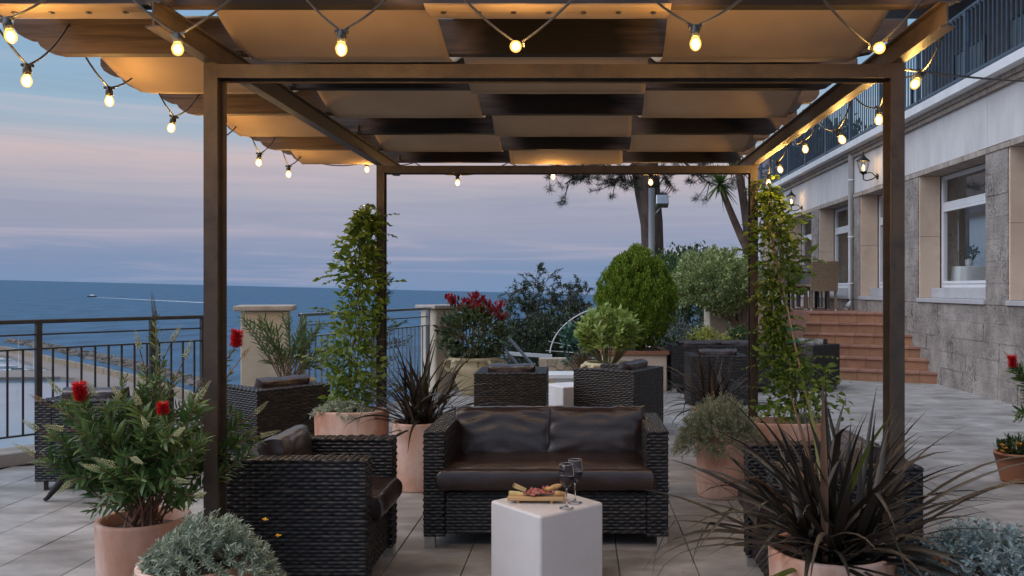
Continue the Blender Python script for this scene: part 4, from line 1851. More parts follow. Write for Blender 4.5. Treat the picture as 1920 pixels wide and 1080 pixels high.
# right side
rbp = [(1716, 157, 3.83), (1648, 225, 4.36), (1579, 262, 4.95), (1510, 280, 5.66), (1463, 318, 6.34), (1441, 343, 6.9)]
bl = [(P(*q), tl) for q, tl in zip(rbp, [(-.55, -.2, -1), (-.05, 0, -1), (.45, 0, -1), (.1, 0, -1), (.3, 0, -1), (0, 0, -1)])]
hk = [Vector((1.47, y, RB - .01)) for y in (3.45, 4.1, 4.62, 5.3, 6.0, 6.62, 7.2)]
light_string("warm festoon bulbs along the building side of the pergola", bl, hk)
m_ = MB()
m_.tube(droop(Vector((1.385, 3.66, 2.358)), P(2010, 150, 8.4), .03, 14), .006, 6)
o = m_.build("power_cable", "cable")
tag(o, "black power cable from the pergola post to the hotel wall", "cable")


# ================================================================== RATTAN SEATING
def weave(mb, o, u, v, w, h, su_=.029, rv=.0172):
    """woven panel: origin corner o, along u (width w) and v (height h); strands bulge along u x v"""
    o, u, v = Vector(o), Vector(u), Vector(v)
    nn = u.cross(v)
    nu = max(2, round(w / su_))
    nr = max(1, round(h / rv))
    us, cu = [0.0], [0]
    for i in range(nu):
        us += [(i + .14) / nu, (i + .86) / nu]
        cu += [i, i]
    us.append(1.0)
    cu.append(nu)
    vs, cv = [0.0], [-1]
    for r_ in range(nr):
        vs += [(r_ + .22) / nr, (r_ + .80) / nr, (r_ + 1) / nr]
        cv += [r_, r_, -1]
    V = []
    n = len(us)
    for j, (y, r_) in enumerate(zip(vs, cv)):
        for i, (x, c_) in enumerate(zip(us, cu)):
            if i == 0 or i == n - 1 or j == 0 or j == len(vs) - 1:
                d = 0
            elif r_ < 0:
                d = -.0065
            else:
                d = (.0042 if (c_ + r_) % 2 == 0 else -.0016) + .0016 * math.sin(c_ * 12.9 + r_ * 78.2)
            V.append(o + u * (x * w) + v * (y * h) + nn * d)
    mb.add(V, [(j * n + i, j * n + i + 1, (j + 1) * n + i + 1, (j + 1) * n + i) for j in range(len(vs) - 1) for i in range(n - 1)], True)


def wbox(mb, x0, x1, y0, y1, z0, z1, faces="xXyYZ"):
    X, Y, Z = Vector((1, 0, 0)), Vector((0, 1, 0)), Vector((0, 0, 1))
    if "y" in faces:
        weave(mb, (x0, y0, z0), X, Z, x1 - x0, z1 - z0)
    if "Y" in faces:
        weave(mb, (x1, y1, z0), -X, Z, x1 - x0, z1 - z0)
    if "x" in faces:
        weave(mb, (x0, y1, z0), -Y, Z, y1 - y0, z1 - z0)
    if "X" in faces:
        weave(mb, (x1, y0, z0), Y, Z, y1 - y0, z1 - z0)
    if "Z" in faces:
        if x1 - x0 > y1 - y0:
            weave(mb, (x0, y0, z1), X, Y, x1 - x0, y1 - y0)
        else:
            weave(mb, (x1, y0, z1), Y, -X, y1 - y0, x1 - x0)
    mb.box(x0 + .012, x1 - .012, y0 + .012, y1 - .012, z0 + .002, z1 - .012)


def cushion(w, d, h, seed, puff=.25, wr=.012, n=26, edge=.35):
    """soft cushion: rounded box with puffed faces, creased seams and wrinkles"""
    from mathutils import noise
    m_ = MB()
    idx = {}
    V = []

    def vert(p):
        k = (round(p[0], 4), round(p[1], 4), round(p[2], 4))
        if k not in idx:
            idx[k] = len(V)
            V.append(Vector(p))
        return idx[k]
    Fs = []
    g = [math.sin((i / n - .5) * math.pi * .96) / math.sin(.5 * math.pi * .96) for i in range(n + 1)]
    nz = 8
    gz = [2 * i / nz - 1 for i in range(nz + 1)]
    for sgn in (-1, 1):
        for i in range(n):
            for j in range(n):
                q = [vert((g[a], g[b_], sgn)) for a, b_ in ((i, j), (i + 1, j), (i + 1, j + 1), (i, j + 1))]
                Fs.append(tuple(q if sgn > 0 else reversed(q)))
    for i in range(n):
        for j in range(nz):
            for sgn in (-1, 1):
                q = [vert((g[a], sgn, gz[b_])) for a, b_ in ((i, j), (i + 1, j), (i + 1, j + 1), (i, j + 1))]
                Fs.append(tuple(q if sgn < 0 else reversed(q)))
                q = [vert((sgn, g[a], gz[b_])) for a, b_ in ((i, j), (i + 1, j), (i + 1, j + 1), (i, j + 1))]
                Fs.append(tuple(q if sgn > 0 else reversed(q)))
    out = []
    for p in V:
        x, y, z = p
        ex = 1 - max(abs(x), abs(y)) ** 2
        # round the rim
        rr = edge
        fx = x * (1 - rr * .10 * abs(z) ** 3 * (abs(x) > .9)) 
        fy = y * (1 - rr * .10 * abs(z) ** 3 * (abs(y) > .9))
        zz = z * (1 - puff + puff * (1 - x ** 4) * (1 - y ** 4))
        rim = (abs(x) ** 12 + abs(y) ** 12)
        cx, cy = x, y
        sidepuff = .007 * (1 - z * z) * rim
        q = Vector((fx * w / 2 + math.copysign(sidepuff, x) * (abs(x) > .95), fy * d / 2 + math.copysign(sidepuff, y) * (abs(y) > .95), zz * h / 2))
        s_ = Vector((seed * 7.3, seed * 3.1, 0))
        # long diagonal folds pulled from the corners, finer ones near the seams
        sg = 1 if x > 0 else -1
        f1 = noise.noise(Vector((q.x * 5 * sg + q.y * 15, q.y * 5 - q.x * 3 * sg, q.z * 3)) + s_)
        f2 = noise.noise(Vector((q.x * 22, q.y * 9, q.z * 8)) + s_ * 2)
        k = .4 + .8 * min(1, rim * 1.4 + abs(z) * .2)
        dirn = Vector((x * abs(x) ** 6, y * abs(y) ** 6, z)).normalized()
        q += dirn * (wr * (abs(f1) * -1.4 + .4) + wr * .55 * f2 * k)
        out.append(q)
    m_.add(out, Fs, True)
    return m_


def place(mb, loc, rot=(0, 0, 0)):
    from mathutils import Euler
    e = Euler(rot).to_matrix()
    mb.v = [tuple(e @ Vector(p) + Vector(loc)) for p in mb.v]
    return mb


def seat_unit(name, label, cat, w, d, h, nb, seed):
    """front towards -Y, w wide, d deep, h tall, nb back cushions"""
    t = thing(name, label, cat)
    A = .115
    hw, hd = w / 2, d / 2
    zb = .062
    for sx in (-1, 1):
        x0, x1 = (-hw, -hw + A) if sx < 0 else (hw - A, hw)
        m_ = MB()
        wbox(m_, x0, x1, -hd, hd, zb, h)
        m_.build("arm", "rattan", t)
    m_ = MB()
    wbox(m_, -hw + A + .001, hw - A - .001, hd - A, hd - .001, zb, h - .002, "yYZ")
    m_.build("backrest", "rattan", t)
    m_ = MB()
    wbox(m_, -hw + A + .001, hw - A - .001, -hd + .018, hd - A - .002, zb + .012, .30, "yZ")
    m_.build("seat_base", "rattan", t)
    for sx in (-1, 1):
        for sy in (-1, 1):
            m_ = MB()
            m_.box(sx * (hw - .032) - .028, sx * (hw - .032) + .028, sy * (hd - .032) - .028, sy * (hd - .032) + .028, 0, zb - .001)
            m_.build("foot", "chrome", t)
    iw = w - 2 * A
    sd = d - A + .02
    m_ = place(cushion(iw + .05 if nb > 1 else iw + .0, sd, .135, seed, .10, .009), (0, -hd + sd / 2 - .035, .375))
    m_.build("seat_cushion", "leather", t)
    for k in range(nb):
        cw = iw / nb
        m_ = cushion(cw + (.02 if nb > 1 else .0), .30, .15, seed + 3 + k, .24, .012)
        m_ = place(m_, (-iw / 2 + cw * (k + .5), hd - A - .085, .545), (R(78), 0, R(rnd.uniform(-1.5, 1.5))))
        m_.build("back_cushion", "leather", t)
    return t


G = "dark rattan armchairs on the terrace"
sofa = seat_unit("rattan_sofa", "dark rattan two-seat sofa with brown leather cushions behind the white cube table", "sofa", 1.335, .70, .635, 2, 3)
sofa.location = (-.194, 5.01, 0)
chair = seat_unit("rattan_armchair", "dark rattan armchair in front at left, seen side on, beside the pergola post", "armchair", .66, .66, .63, 1, 11)
chair["group"] = G
chair.location = (-1.32, 4.245, 0)
chair.rotation_euler = (0, 0, R(90))
dup(chair, (1.17, 4.075, 0), R(-90), "dark rattan armchair largely hidden behind the big bronze spiky plant")
dup(chair, (-3.50, 6.31, 0), R(180), "dark rattan armchair with its back to us behind the bottlebrush shrub")
dup(chair, (-2.54, 7.01, 0), R(231.5), "dark rattan armchair turned to the sea, in front of the oleander")
dup(chair, (-.66, 8.21, 0), R(180), "dark rattan armchair with its back to the sofa, below the red-topped shrub")
dup(chair, (.375, 8.47, 0), R(240), "dark rattan armchair standing askew in front of the pale green potted shrub")
dup(chair, (1.60, 10.2, 0), R(180), "dark rattan armchair with its back to us behind the small spiky plant")
dup(chair, (3.18, 12.07, 0), R(-48), "dark rattan armchair at the foot of the red clay steps")
s2 = dup(sofa, (1.90, 11.90, 0), R(180), "dark rattan sofa far back beside the square planter of the clipped globe shrub")
sofa["group"] = s2["group"] = "dark rattan sofas"


# ================================================================== TABLES AND WHAT STANDS ON THEM
def cube_table(loc, s, h, rz, label):
    t = MB()
    t.box(-s / 2, s / 2, -s / 2, s / 2, 0.004, h)
    o = t.build("cube_table", "whiteplastic", None, bevel=.014, seg=4)
    o.location = loc
    o.rotation_euler = (0, 0, rz)
    return tag(o, label, "table", "white cube tables")


cf = P(1013, 969, 3.81)
u1 = Vector((-.66, .75, 0))
cs = .385
ctr = Vector((cf.x, cf.y, 0)) + u1 * (cs / 2) + Vector((.75, .66, 0)) * (cs / 2)
cube_table(ctr, cs, .40, math.atan2(.66, .75), "white cube table with wine glasses and a snack board on it")
cube_table((-.115, 9.05, 0), .40, .40, R(30), "white cube table between the two armchairs behind the sofa")
tb = thing("white_bench", "small white slab table beyond the armchairs, by the stone wall", "table", (-.16, 10.7, 0))
m_ = MB()
m_.box(-.26, .26, -.2, .2, .30, .36)
m_.build("slab_top", "whitepaint", tb, bevel=.01, seg=1)
m_ = MB()
m_.box(-.16, .16, -.12, .12, 0, .299)
m_.build("pedestal", "whitepaint", tb)

ZT_ = .4005
bc = P(1006, 0, 4.02)


def atT(px, py, z=ZT_):
    """point on the table top plane under the pixel"""
    Y = (EYE - z) * F / (py - VY)
    return Vector(((px - VX) * Y / F, Y, z))


bp_ = atT(1006, 940)
brd = thing("serving_board", "small footed wooden board with snacks on the white cube table", "board", bp_, R(-2))
m_ = MB()
m_.box(-.135, .135, -.052, .052, .014, .032)
m_.build("plank", "board", brd, bevel=.003, seg=1)
for x in (-.085, .075):
    for y in (-.035, .035):
        m_ = MB()
        m_.lathe([(.008, .0), (.009, .003), (.009, .0135)], 10, (x, y, 0))
        m_.build("foot", "board", brd)
zb = ZT_ + .0325


def wedge(c, a, s, tilt, label):
    m_ = MB()
    m_.add([(0, 0, 0), (s, -.012, 0), (s, .012, 0), (0, 0, s * .32), (s, -.012, s * .30), (s, .012, s * .30)], [(0, 2, 1), (3, 4, 5), (0, 1, 4, 3), (2, 0, 3, 5), (1, 2, 5, 4)])
    o = m_.build("cheese_wedge", "cheese", None, bevel=.0015, seg=1)
    r_ = MB()
    r_.add([(s + .0006, -.0125, 0), (s + .0006, .0125, 0), (s + .0006, .0125, s * .30), (s + .0006, -.0125, s * .30), (s + .003, -.0125, 0), (s + .003, .0125, 0), (s + .003, .0125, s * .30), (s + .003, -.0125, s * .30)],
           [(4, 5, 6, 7), (0, 4, 7, 3), (1, 2, 6, 5), (3, 7, 6, 2), (0, 1, 5, 4), (0, 3, 2, 1)])
    r_.build("rind", "rind", o)
    o.location = c
    o.rotation_euler = (0, tilt, a)
    tag(o, label, "cheese", "cheese wedges on the board")


wedge((bp_.x - .075, bp_.y - .01, zb + .0), R(170), .055, 0, "pale cheese wedge lying flat at the end of the board")
wedge((bp_.x - .055, bp_.y + .012, zb + .006), R(195), .066, R(-27), "pale cheese wedge leaning up against the other one")
wedge((bp_.x - .062, bp_.y - .02, zb + .0), R(150), .045, 0, "small pale cheese wedge nearest the ham")
for i in range(6):
    m_ = MB()
    V = []
    nx_, ny_ = 12, 5
    for j in range(ny_ + 1):
        for k in range(nx_ + 1):
            x = (k / nx_ - .5) * .075
            y = (j / ny_ - .5) * .034
            V.append((x, y + .006 * math.sin(k * 1.1 + i), .004 + .008 * abs(math.sin(k * .8 + i * 1.7 + j * .5)) + .003 * j * (i % 2)))
    m_.add(V, [(j * (nx_ + 1) + k, j * (nx_ + 1) + k + 1, (j + 1) * (nx_ + 1) + k + 1, (j + 1) * (nx_ + 1) + k) for j in range(ny_) for k in range(nx_)], True)
    o = m_.build("ham_slice", "ham")
    sd_ = o.modifiers.new("t", "SOLIDIFY")
    sd_.thickness = .0015
    o.location = (bp_.x - .03 + .019 * i, bp_.y + rnd.uniform(-.022, .022), zb + .001 + .0015 * i)
    o.rotation_euler = (0, 0, rnd.uniform(-.7, .7))
    tag(o, "folded slice of cured ham lying on the wooden board", "ham", "ham slices on the board")
for i, (dx, dy, dz, rz, tl_) in enumerate([(.078, -.004, .034, .2, -.28), (.105, -.025, .011, -.1, 0)]):
    m_ = MB()
    L = .085 if i == 0 else .05
    pts = [(L * (k / 8 - .5), .003 * math.sin(k), .003 * math.cos(k * 1.3)) for k in range(9)]
    m_.tube(pts, [.004, .010, .012, .011, .0125, .011, .012, .011, .005], 10)
    o = m_.build("bread_roll", "bread")
    o.location = (bp_.x + dx, bp_.y + dy, zb + dz)
    o.rotation_euler = (0, tl_, rz)
    tag(o, ["long crusty breadstick leaning on the board end beside the glasses", "short crusty bread piece under the breadstick"][i], "bread", "bread on the board")


def wine_glass(px, py, label):
    p = atT(px, py)
    t = thing("wine_glass", label, "glass", p, 0, "wine glasses on the white cube table")
    S = 1.0
    outer = [(.001, .0), (.032, .0008), (.033, .003), (.02, .006), (.006, .012), (.0038, .025), (.0036, .085), (.006, .094), (.018, .102), (.031, .122), (.0365, .142), (.0365, .162), (.034, .185), (.031, .205)]
    m_ = MB()
    m_.lathe(outer, 32)
    m_.build("glass_body", "wineglass", t)
    rim = MB()
    rim.tube([(.031 * math.cos(a), .031 * math.sin(a), .205) for a in [2 * math.pi * k / 32 for k in range(33)]], .0009, 5)
    rim.build("rim", "rimglass", t)
    m_ = MB()
    m_.lathe([(.001, .0955), (.017, .1035), (.030, .123), (.0354, .142), (.0356, .151), (.001, .151)], 32)
    m_.build("wine", "wine", t)


M["rimglass"] = surf("bright_glass_rim", (.55, .55, .57), (.6, .6, .62), .1, 5)
wine_glass(1062, 953, "glass of red wine nearer the board edge, standing in front of the other glass")
wine_glass(1078, 943, "glass of red wine standing just behind the other glass")


# ================================================================== POTS AND PLANTS
def pot(name, loc, r, h, label, mat="terra", sx=1, sy=1, foot=.86, sup=None, group="terracotta pots", rz=0, lip=.0):
    t = thing(name, label, "pot", loc, rz, group)
    m_ = MB()
    m_.lathe([(.001, .001), (r * foot * .97, .001), (r * foot, .012), (r * (foot * .4 + .6), h * .62), (r * .995, h * .92), (r + lip, h - .018), (r + lip, h - .006), (r - .004 + lip, h), (r - .018, h), (r - .024, h - .008), (r * .93 - .02, h - .07)], 48, sx=sx, sy=sy, sup=sup)
    m_.build("pot_body", mat, t)
    m_ = MB()
    m_.lathe([(.001, h - .035), (r * .5, h - .04), (r * .965 - .02, h - .055)], 32, sx=sx, sy=sy, sup=sup)
    m_.build("soil", "soil", t)
    return t


def off(pts, o):
    return np.asarray(pts, float) - np.asarray(o, float)


TPL_B = leaf_template(.21, .10, .03, (.3, .7))
TPL_J = leaf_template(.44, .28, .05, (.32, .66))
TPL_O = leaf_template(.15, .10, .03, (.35, .7))
TPL_L = leaf_template(.36, .2, .05, (.35, .72))
TPL_S = leaf_template(.26, .2, .03)
TPL_R = leaf_template(.5, .2, .05)


def budspike(parent, p, d, L, r, mat):
    """spike of small round buds set in spirals round a thin stem"""
    d = Vector(d).normalized()
    n = int(L / .00115)
    pos, dr, ll = [], [], []
    x = d.orthogonal().normalized()
    y = d.cross(x)
    for i in range(n):
        a = i * 2.39996
        f = i / n
        o_ = x * math.cos(a) + y * math.sin(a)
        tp = r * (1 - .75 * f ** 1.6) * rnd.uniform(.85, 1.15)
        pos.append(Vector(p) + d * (L * f) + o_ * tp * .15)
        dr.append(o_ + d * .45)
        ll.append(tp * 1.05)
    tpl = (np.array([(0, .2, 0), (-.26, .6, .0), (0, .6, .26), (.26, .6, 0), (0, .6, -.26), (0, 1, 0)], float), [(0, 2, 1), (0, 3, 2), (0, 4, 3), (0, 1, 4), (5, 1, 2), (5, 2, 3), (5, 3, 4), (5, 4, 1)])
    return leaves_mesh("bud_spike", np.array(pos), np.array(dr), np.array(ll), tpl, mat, parent, .3)


def redbrush(parent, p, d, L, r):
    d = Vector(d).normalized()
    n = 900
    pos, dr = [], []
    x = d.orthogonal().normalized()
    y = d.cross(x)
    for i in range(n):
        a = rnd.uniform(0, 2 * math.pi)
        o_ = x * math.cos(a) + y * math.sin(a)
        pos.append(Vector(p) + d * (L * rnd.random()) + o_ * .003)
        dr.append(o_ + d * rnd.uniform(.1, .7))
    return leaves_mesh("red_flower", np.array(pos), np.array(dr), rng.uniform(.8, 1.1, n) * r, (np.array([(-.035, 0, 0), (.035, 0, 0), (.03, .95, 0), (0, 1, .02), (-.03, .95, 0)], float), [(0, 1, 2, 3, 4)]), M["redflower"], parent, 1.0)


def bottlebrush(loc, base, tips, label, group=None, leafL=.072, dens=40, nmax=295):
    t = thing("bottlebrush_shrub", label, "shrub", loc, 0, group)
    lp, ld, ll = [], [], []
    st = MB()
    for (tp, kind) in tips:
        tp = Vector(tp)
        b0 = Vector(base) + Vector((rnd.uniform(-.06, .06), rnd.uniform(-.05, .05), 0))
        bow = Vector((rnd.uniform(-.05, .05), rnd.uniform(-.05, .05), rnd.uniform(.02, .10)))
        c = curve(b0, tp, bow, 10)
        st.tube([q - Vector(loc) for q in c], [.0052 - .00032 * i for i in range(11)], 5)
        L = (tp - b0).length
        small = kind == "long" or tp.z > base[2] + .62
        nl = int(dens * max(1, L / .35) * (.7 if small else 1))
        span = .58 if kind in ("bud", "rust") else .68
        for i in range(nl):
            u_ = .30 + span * (i + rnd.random()) / nl
            p, d = along(c, u_)
            a = i * 2.4
            x = d.orthogonal().normalized()
            y = d.cross(x)
            o_ = x * math.cos(a) + y * math.sin(a)
            lp.append(p - Vector(loc))
            ld.append(o_ * 1.0 + d * rnd.uniform(.5, 1.1) + Vector((0, 0, .12)))
            ll.append(leafL * rnd.uniform(.7, 1.35) * (1.0 if u_ < .85 else .75) * ((1.1 - .6 * u_) if small else 1))
        dd = along(c, .97)[1]
        if kind == "bud":
            budspike(t, tp - Vector(loc), dd + Vector((rnd.uniform(-.2, .2), 0, rnd.uniform(-.1, .2))), rnd.uniform(.075, .105), .0125, M["bud"])
        elif kind == "rust":
            budspike(t, tp - Vector(loc), dd, .06, .010, M["budrust"])
        elif kind == "long":
            budspike(t, tp - Vector(loc) - dd * .03, dd, .12, .011, M["buddark"])
        elif kind == "red":
            redbrush(t, tp - Vector(loc), Vector((0, -.05, 1)) + dd * .2, .072, .027)
        elif kind == "redhalf":
            redbrush(t, tp - Vector(loc), Vector((0, -.1, 1)), .045, .021)
            budspike(t, tp - Vector(loc), Vector((0, -.1, 1)), .06, .010, M["bud"])
    st.build("stem", "stemred", t)
    leaf_objects("leaf", lp, ld, ll, TPL_B, LEAF["bottlebrush"], t, nmax)
    return t


# front left bottlebrush and its pot
pb = Vector((-1.855, 3.62, 0))
pot("terracotta_pot", pb, .185, .45, "tall cylindrical terracotta pot holding the bottlebrush shrub", foot=.93)
Yb = 3.6
tips_px = [(289, 585, 3.6, "long"), (262, 655, 3.62, "bud"), (322, 640, 3.6, "bud"), (346, 672, 3.55, "bud"), (310, 690, 3.7, None),
           (152, 752, 3.45, "red"), (112, 738, 3.6, "bud"), (178, 742, 3.5, "bud"), (80, 752, 3.5, "rust"), (72, 806, 3.45, "bud"), (120, 805, 3.4, "bud"),
           (66, 853, 3.45, "bud"), (105, 858, 3.5, None), (98, 872, 3.5, "bud"), (130, 906, 3.4, "bud"), (185, 880, 3.35, "bud"), (215, 872, 3.35, "bud"),
           (225, 745, 3.5, "bud"), (262, 760, 3.4, "bud"), (306, 778, 3.35, "redhalf"), (275, 800, 3.35, "bud"), (300, 815, 3.4, "bud"), (330, 815, 3.3, "bud"),
           (372, 748, 3.5, "bud"), (386, 700, 3.75, "bud"), (442, 652, 3.8, "red"), (430, 700, 3.85, None), (455, 668, 3.85, "rust"),
           (478, 775, 3.75, "bud"), (488, 818, 3.7, "bud"), (462, 815, 3.72, "rust"), (440, 770, 3.8, None), (470, 850, 3.7, None), (425, 860, 3.7, None),
           (350, 860, 3.35, None), (250, 860, 3.35, "bud"), (170, 958, 3.4, None), (200, 930, 3.3, None), (330, 900, 3.35, "bud"), (370, 930, 3.35, "bud"),
           (300, 740, 3.7, None), (340, 760, 3.7, None), (240, 700, 3.6, None), (200, 800, 3.5, None), (150, 830, 3.4, None), (380, 820, 3.4, None), (260, 900, 3.3, None), (300, 700, 3.55, None), (270, 720, 3.6, None), (180, 820, 3.6, None)]
bottlebrush(pb + Vector((0, 0, .42)), pb + Vector((0, 0, .41)), [(P(x, y, Y), k) for x, y, Y, k in tips_px],
            "bushy bottlebrush shrub with red brush flowers and pale bud spikes, in front at left", "bottlebrush shrubs")
# bottlebrush reaching in at the right edge
pr = Vector((3.05, 5.3, 0))
pot("terracotta_pot", pr, .2, .42, "terracotta pot of the bottlebrush just beyond the right edge", foot=.9)
tips_px = [(1899, 690, 5.2, "red"), (1893, 672, 5.25, "rust"), (1925, 745, 5.2, None), (1903, 780, 5.2, None), (1960, 650, 5.2, "red"), (1990, 700, 5.2, "bud"), (1950, 790, 5.1, "bud"), (2020, 760, 5.3, None)]
bottlebrush(pr + Vector((0, 0, .4)), pr + Vector((0, 0, .38)), [(P(x, y, Y), k) for x, y, Y, k in tips_px],
            "bottlebrush shrub with one red brush flower reaching in beside the hotel wall", "bottlebrush shrubs", nmax=150)


def tufty(t, c, r, n, L, mat, tpl=TPL_S, up=.8, stems=True, hang=.0, nst=60):
    """low cushion of silvery shoots: every shoot a little stem ringed with narrow leaves"""
    pos, dr, ll = [], [], []
    for i in range(nst):
        a = rnd.uniform(0, 2 * math.pi)
        q = math.sqrt(rnd.random())
        dx, dy = math.cos(a) * q, math.sin(a) * q
        b0 = Vector((dx * r[0] * .55, dy * r[1] * .55, 0))
        tip = Vector((dx * r[0], dy * r[1], r[2] * math.sqrt(max(.05, 1 - q * q * .85)) * rnd.uniform(.8, 1.1) - hang * q * q))
        c_ = curve(b0, tip, (0, 0, .02), 6)
        m = n // nst
        for k in range(m):
            u_ = .35 + .65 * (k + rnd.random()) / m
            p, d = along(c_, u_)
            an = k * 2.4
            x = d.orthogonal().normalized()
            y = d.cross(x)
            o_ = x * math.cos(an) + y * math.sin(an)
            pos.append(p + Vector(c))
            dr.append(o_ * .8 + d * rnd.uniform(.5, 1.1) * up + Vector((0, 0, .15)))
            ll.append(L * rnd.uniform(.6, 1.2) * (1 if u_ < .9 else .7))
    return leaves_mesh("foliage", np.array(pos), np.array(dr), np.array(ll), tpl, mat, t, .6)


def flower(parent, p, r, mat, n=12):
    pos = [Vector(p)] * n
    dr = []
    for k in range(n):
        a = 2 * math.pi * k / n
        dr.append((math.cos(a), math.sin(a) - .2, rnd.uniform(.2, .9)))
    leaves_mesh("flower", np.array(pos), np.array(dr), r, leaf_template(.4), mat, parent, .1)


# silver plant in the pale pot at front left
ps = Vector((-1.44, 3.2, 0))
pot("terracotta_pot", ps, .21, .40, "pale terracotta pot under the silver-leaved plant at front left", foot=.9)
t = thing("silver_plant", "low silver-leaved plant with a few yellow buds, front left beside the armchair", "plant", ps + Vector((0, 0, .37)), 0, "silver-leaved plants")
tufty(t, (.045, -.02, .0), (.32, .28, .20), 9500, .030, LEAF["silver"], leaf_template(.24, .15, .03), hang=.22, nst=420)
for x, y in ((375, 1016), (497, 976), (522, 1006)):
    flower(t, P(x, y, 3.12) - t.location, .014, M["yellow"])
# dusty plant front right
pd = Vector((1.42, 3.0, 0))
pot("terracotta_pot", pd, .26, .42, "terracotta pot under the grey-leaved plant at the front right corner", foot=.85, sx=1.25)
t = thing("silver_plant", "grey-leaved dusty plant with orange flowers in the front right corner", "plant", pd + Vector((0, 0, .38)), 0, "silver-leaved plants")
tufty(t, (.02, 0, -.02), (.42, .28, .23), 6500, .034, LEAF["dusty"], leaf_template(.34, .25, .06), hang=.12, nst=300)
for x, y in ((1748, 1042), (1765, 1046), (1772, 1060), (1757, 1050)):
    flower(t, P(x, y, 2.82) - t.location, .020, M["orange"])


# phormiums: every blade an object
def phormium(loc, n, L, w, label, seed, rmax=1.25, extra=None, lean=(0, 0)):
    r = random.Random(seed)
    t = thing("spiky_phormium", label, "plant", loc, 0, "bronze spiky phormiums")
    loc = Vector(loc)
    for i in range(n):
        q = (i + r.random()) / n
        a = r.uniform(0, 2 * math.pi)
        inc = R(6 + 78 * q ** .8) * r.uniform(.8, 1.1)       # lean from upright
        ln = L * r.uniform(.65, 1.12) * (1 + .06 * q)
        droopk = r.uniform(.3, 1.9) * (.3 + .9 * q)
        wd = w * r.uniform(.7, 1.15)
        h = Vector((math.cos(a) + lean[0], math.sin(a) + lean[1], 0))
        h.normalize()
        inc += r.gauss(0, .14)
        side = Vector((-h.y, h.x, 0))
        p = Vector((r.gauss(0, .055), r.gauss(0, .055), 0))
        ns = 9
        th = inc
        V = []
        side = (side + Vector((0, 0, r.uniform(-.3, .3)))).normalized()
        bend = r.random() < .13
        tw_ = r.uniform(-.12, .12)
        for k in range(ns + 1):
            u_ = k / ns
            d = h * math.sin(th) + Vector((0, 0, math.cos(th)))
            nn = side.cross(d).normalized()
            ww = wd * (.55 + .9 * u_ * (1 - u_) * 1.6) * (1 - u_ ** 3) * .5 + .0006
            V += [p - side * ww, p + nn * ww * -.35, p + side * ww]
            p = p + d * (ln / ns)
            th += droopk * (1.0 / ns) * (.3 + 2.6 * u_ * u_) * 1.0
            if bend and k == 5:
                th += r.uniform(.6, 1.1)
            side = (Matrix.Rotation(tw_, 3, d) @ side).normalized()
            if (p + loc).z < .02:
                break
        kk = len(V) // 3
        Fs = []
        for k in range(kk - 1):
            Fs += [(3 * k, 3 * k + 1, 3 * k + 4, 3 * k + 3), (3 * k + 1, 3 * k + 2, 3 * k + 5, 3 * k + 4)]
        m_ = MB()
        m_.add(V, Fs, True)
        z = r.random()
        m_.build("leaf", LEAF["phormium_tan"] if z < .03 else (LEAF["phormium_green"] if z < .05 else LEAF["phormium"]), t)
    return t


pp = Vector((.90, 3.08, 0))
pot("terracotta_pot", pp, .222, .485, "terracotta pot of the large bronze spiky phormium at front right", foot=.9)
phormium(pp + Vector((0, 0, .45)), 190, .66, .030, "large dark bronze spiky phormium spreading in front at right", 5)
pp = Vector((-1.155, 6.08, 0))
pot("terracotta_pot", pp, .19, .475, "terracotta pot of the spiky phormium beside the sofa", foot=.93)
phormium(pp + Vector((0, 0, .44)), 115, .66, .026, "dark bronze spiky phormium standing beside the left pergola back post", 8)
pp = Vector((1.13, 7.15, 0))
pot("terracotta_pot", pp, .19, .42, "terracotta pot of the smaller phormium behind the santolina", foot=.9)
phormium(pp + Vector((0, 0, .39)), 85, .58, .024, "dark bronze spiky phormium beside the right pergola back post", 12, lean=(-.2, 0))

# santolina ball
pp = Vector((.95, 5.85, 0))
pot("terracotta_pot", pp, .17, .37, "terracotta pot of the rounded grey santolina", foot=.9)
t = thing("santolina_plant", "rounded grey-green santolina in a terracotta pot right of the sofa", "plant", pp + Vector((0, 0, .35)))
tufty(t, (0, 0, .0), (.34, .28, .34), 16000, .030, LEAF["santolina"], leaf_template(.22, .05, .02), up=1.3, hang=.20, nst=640)


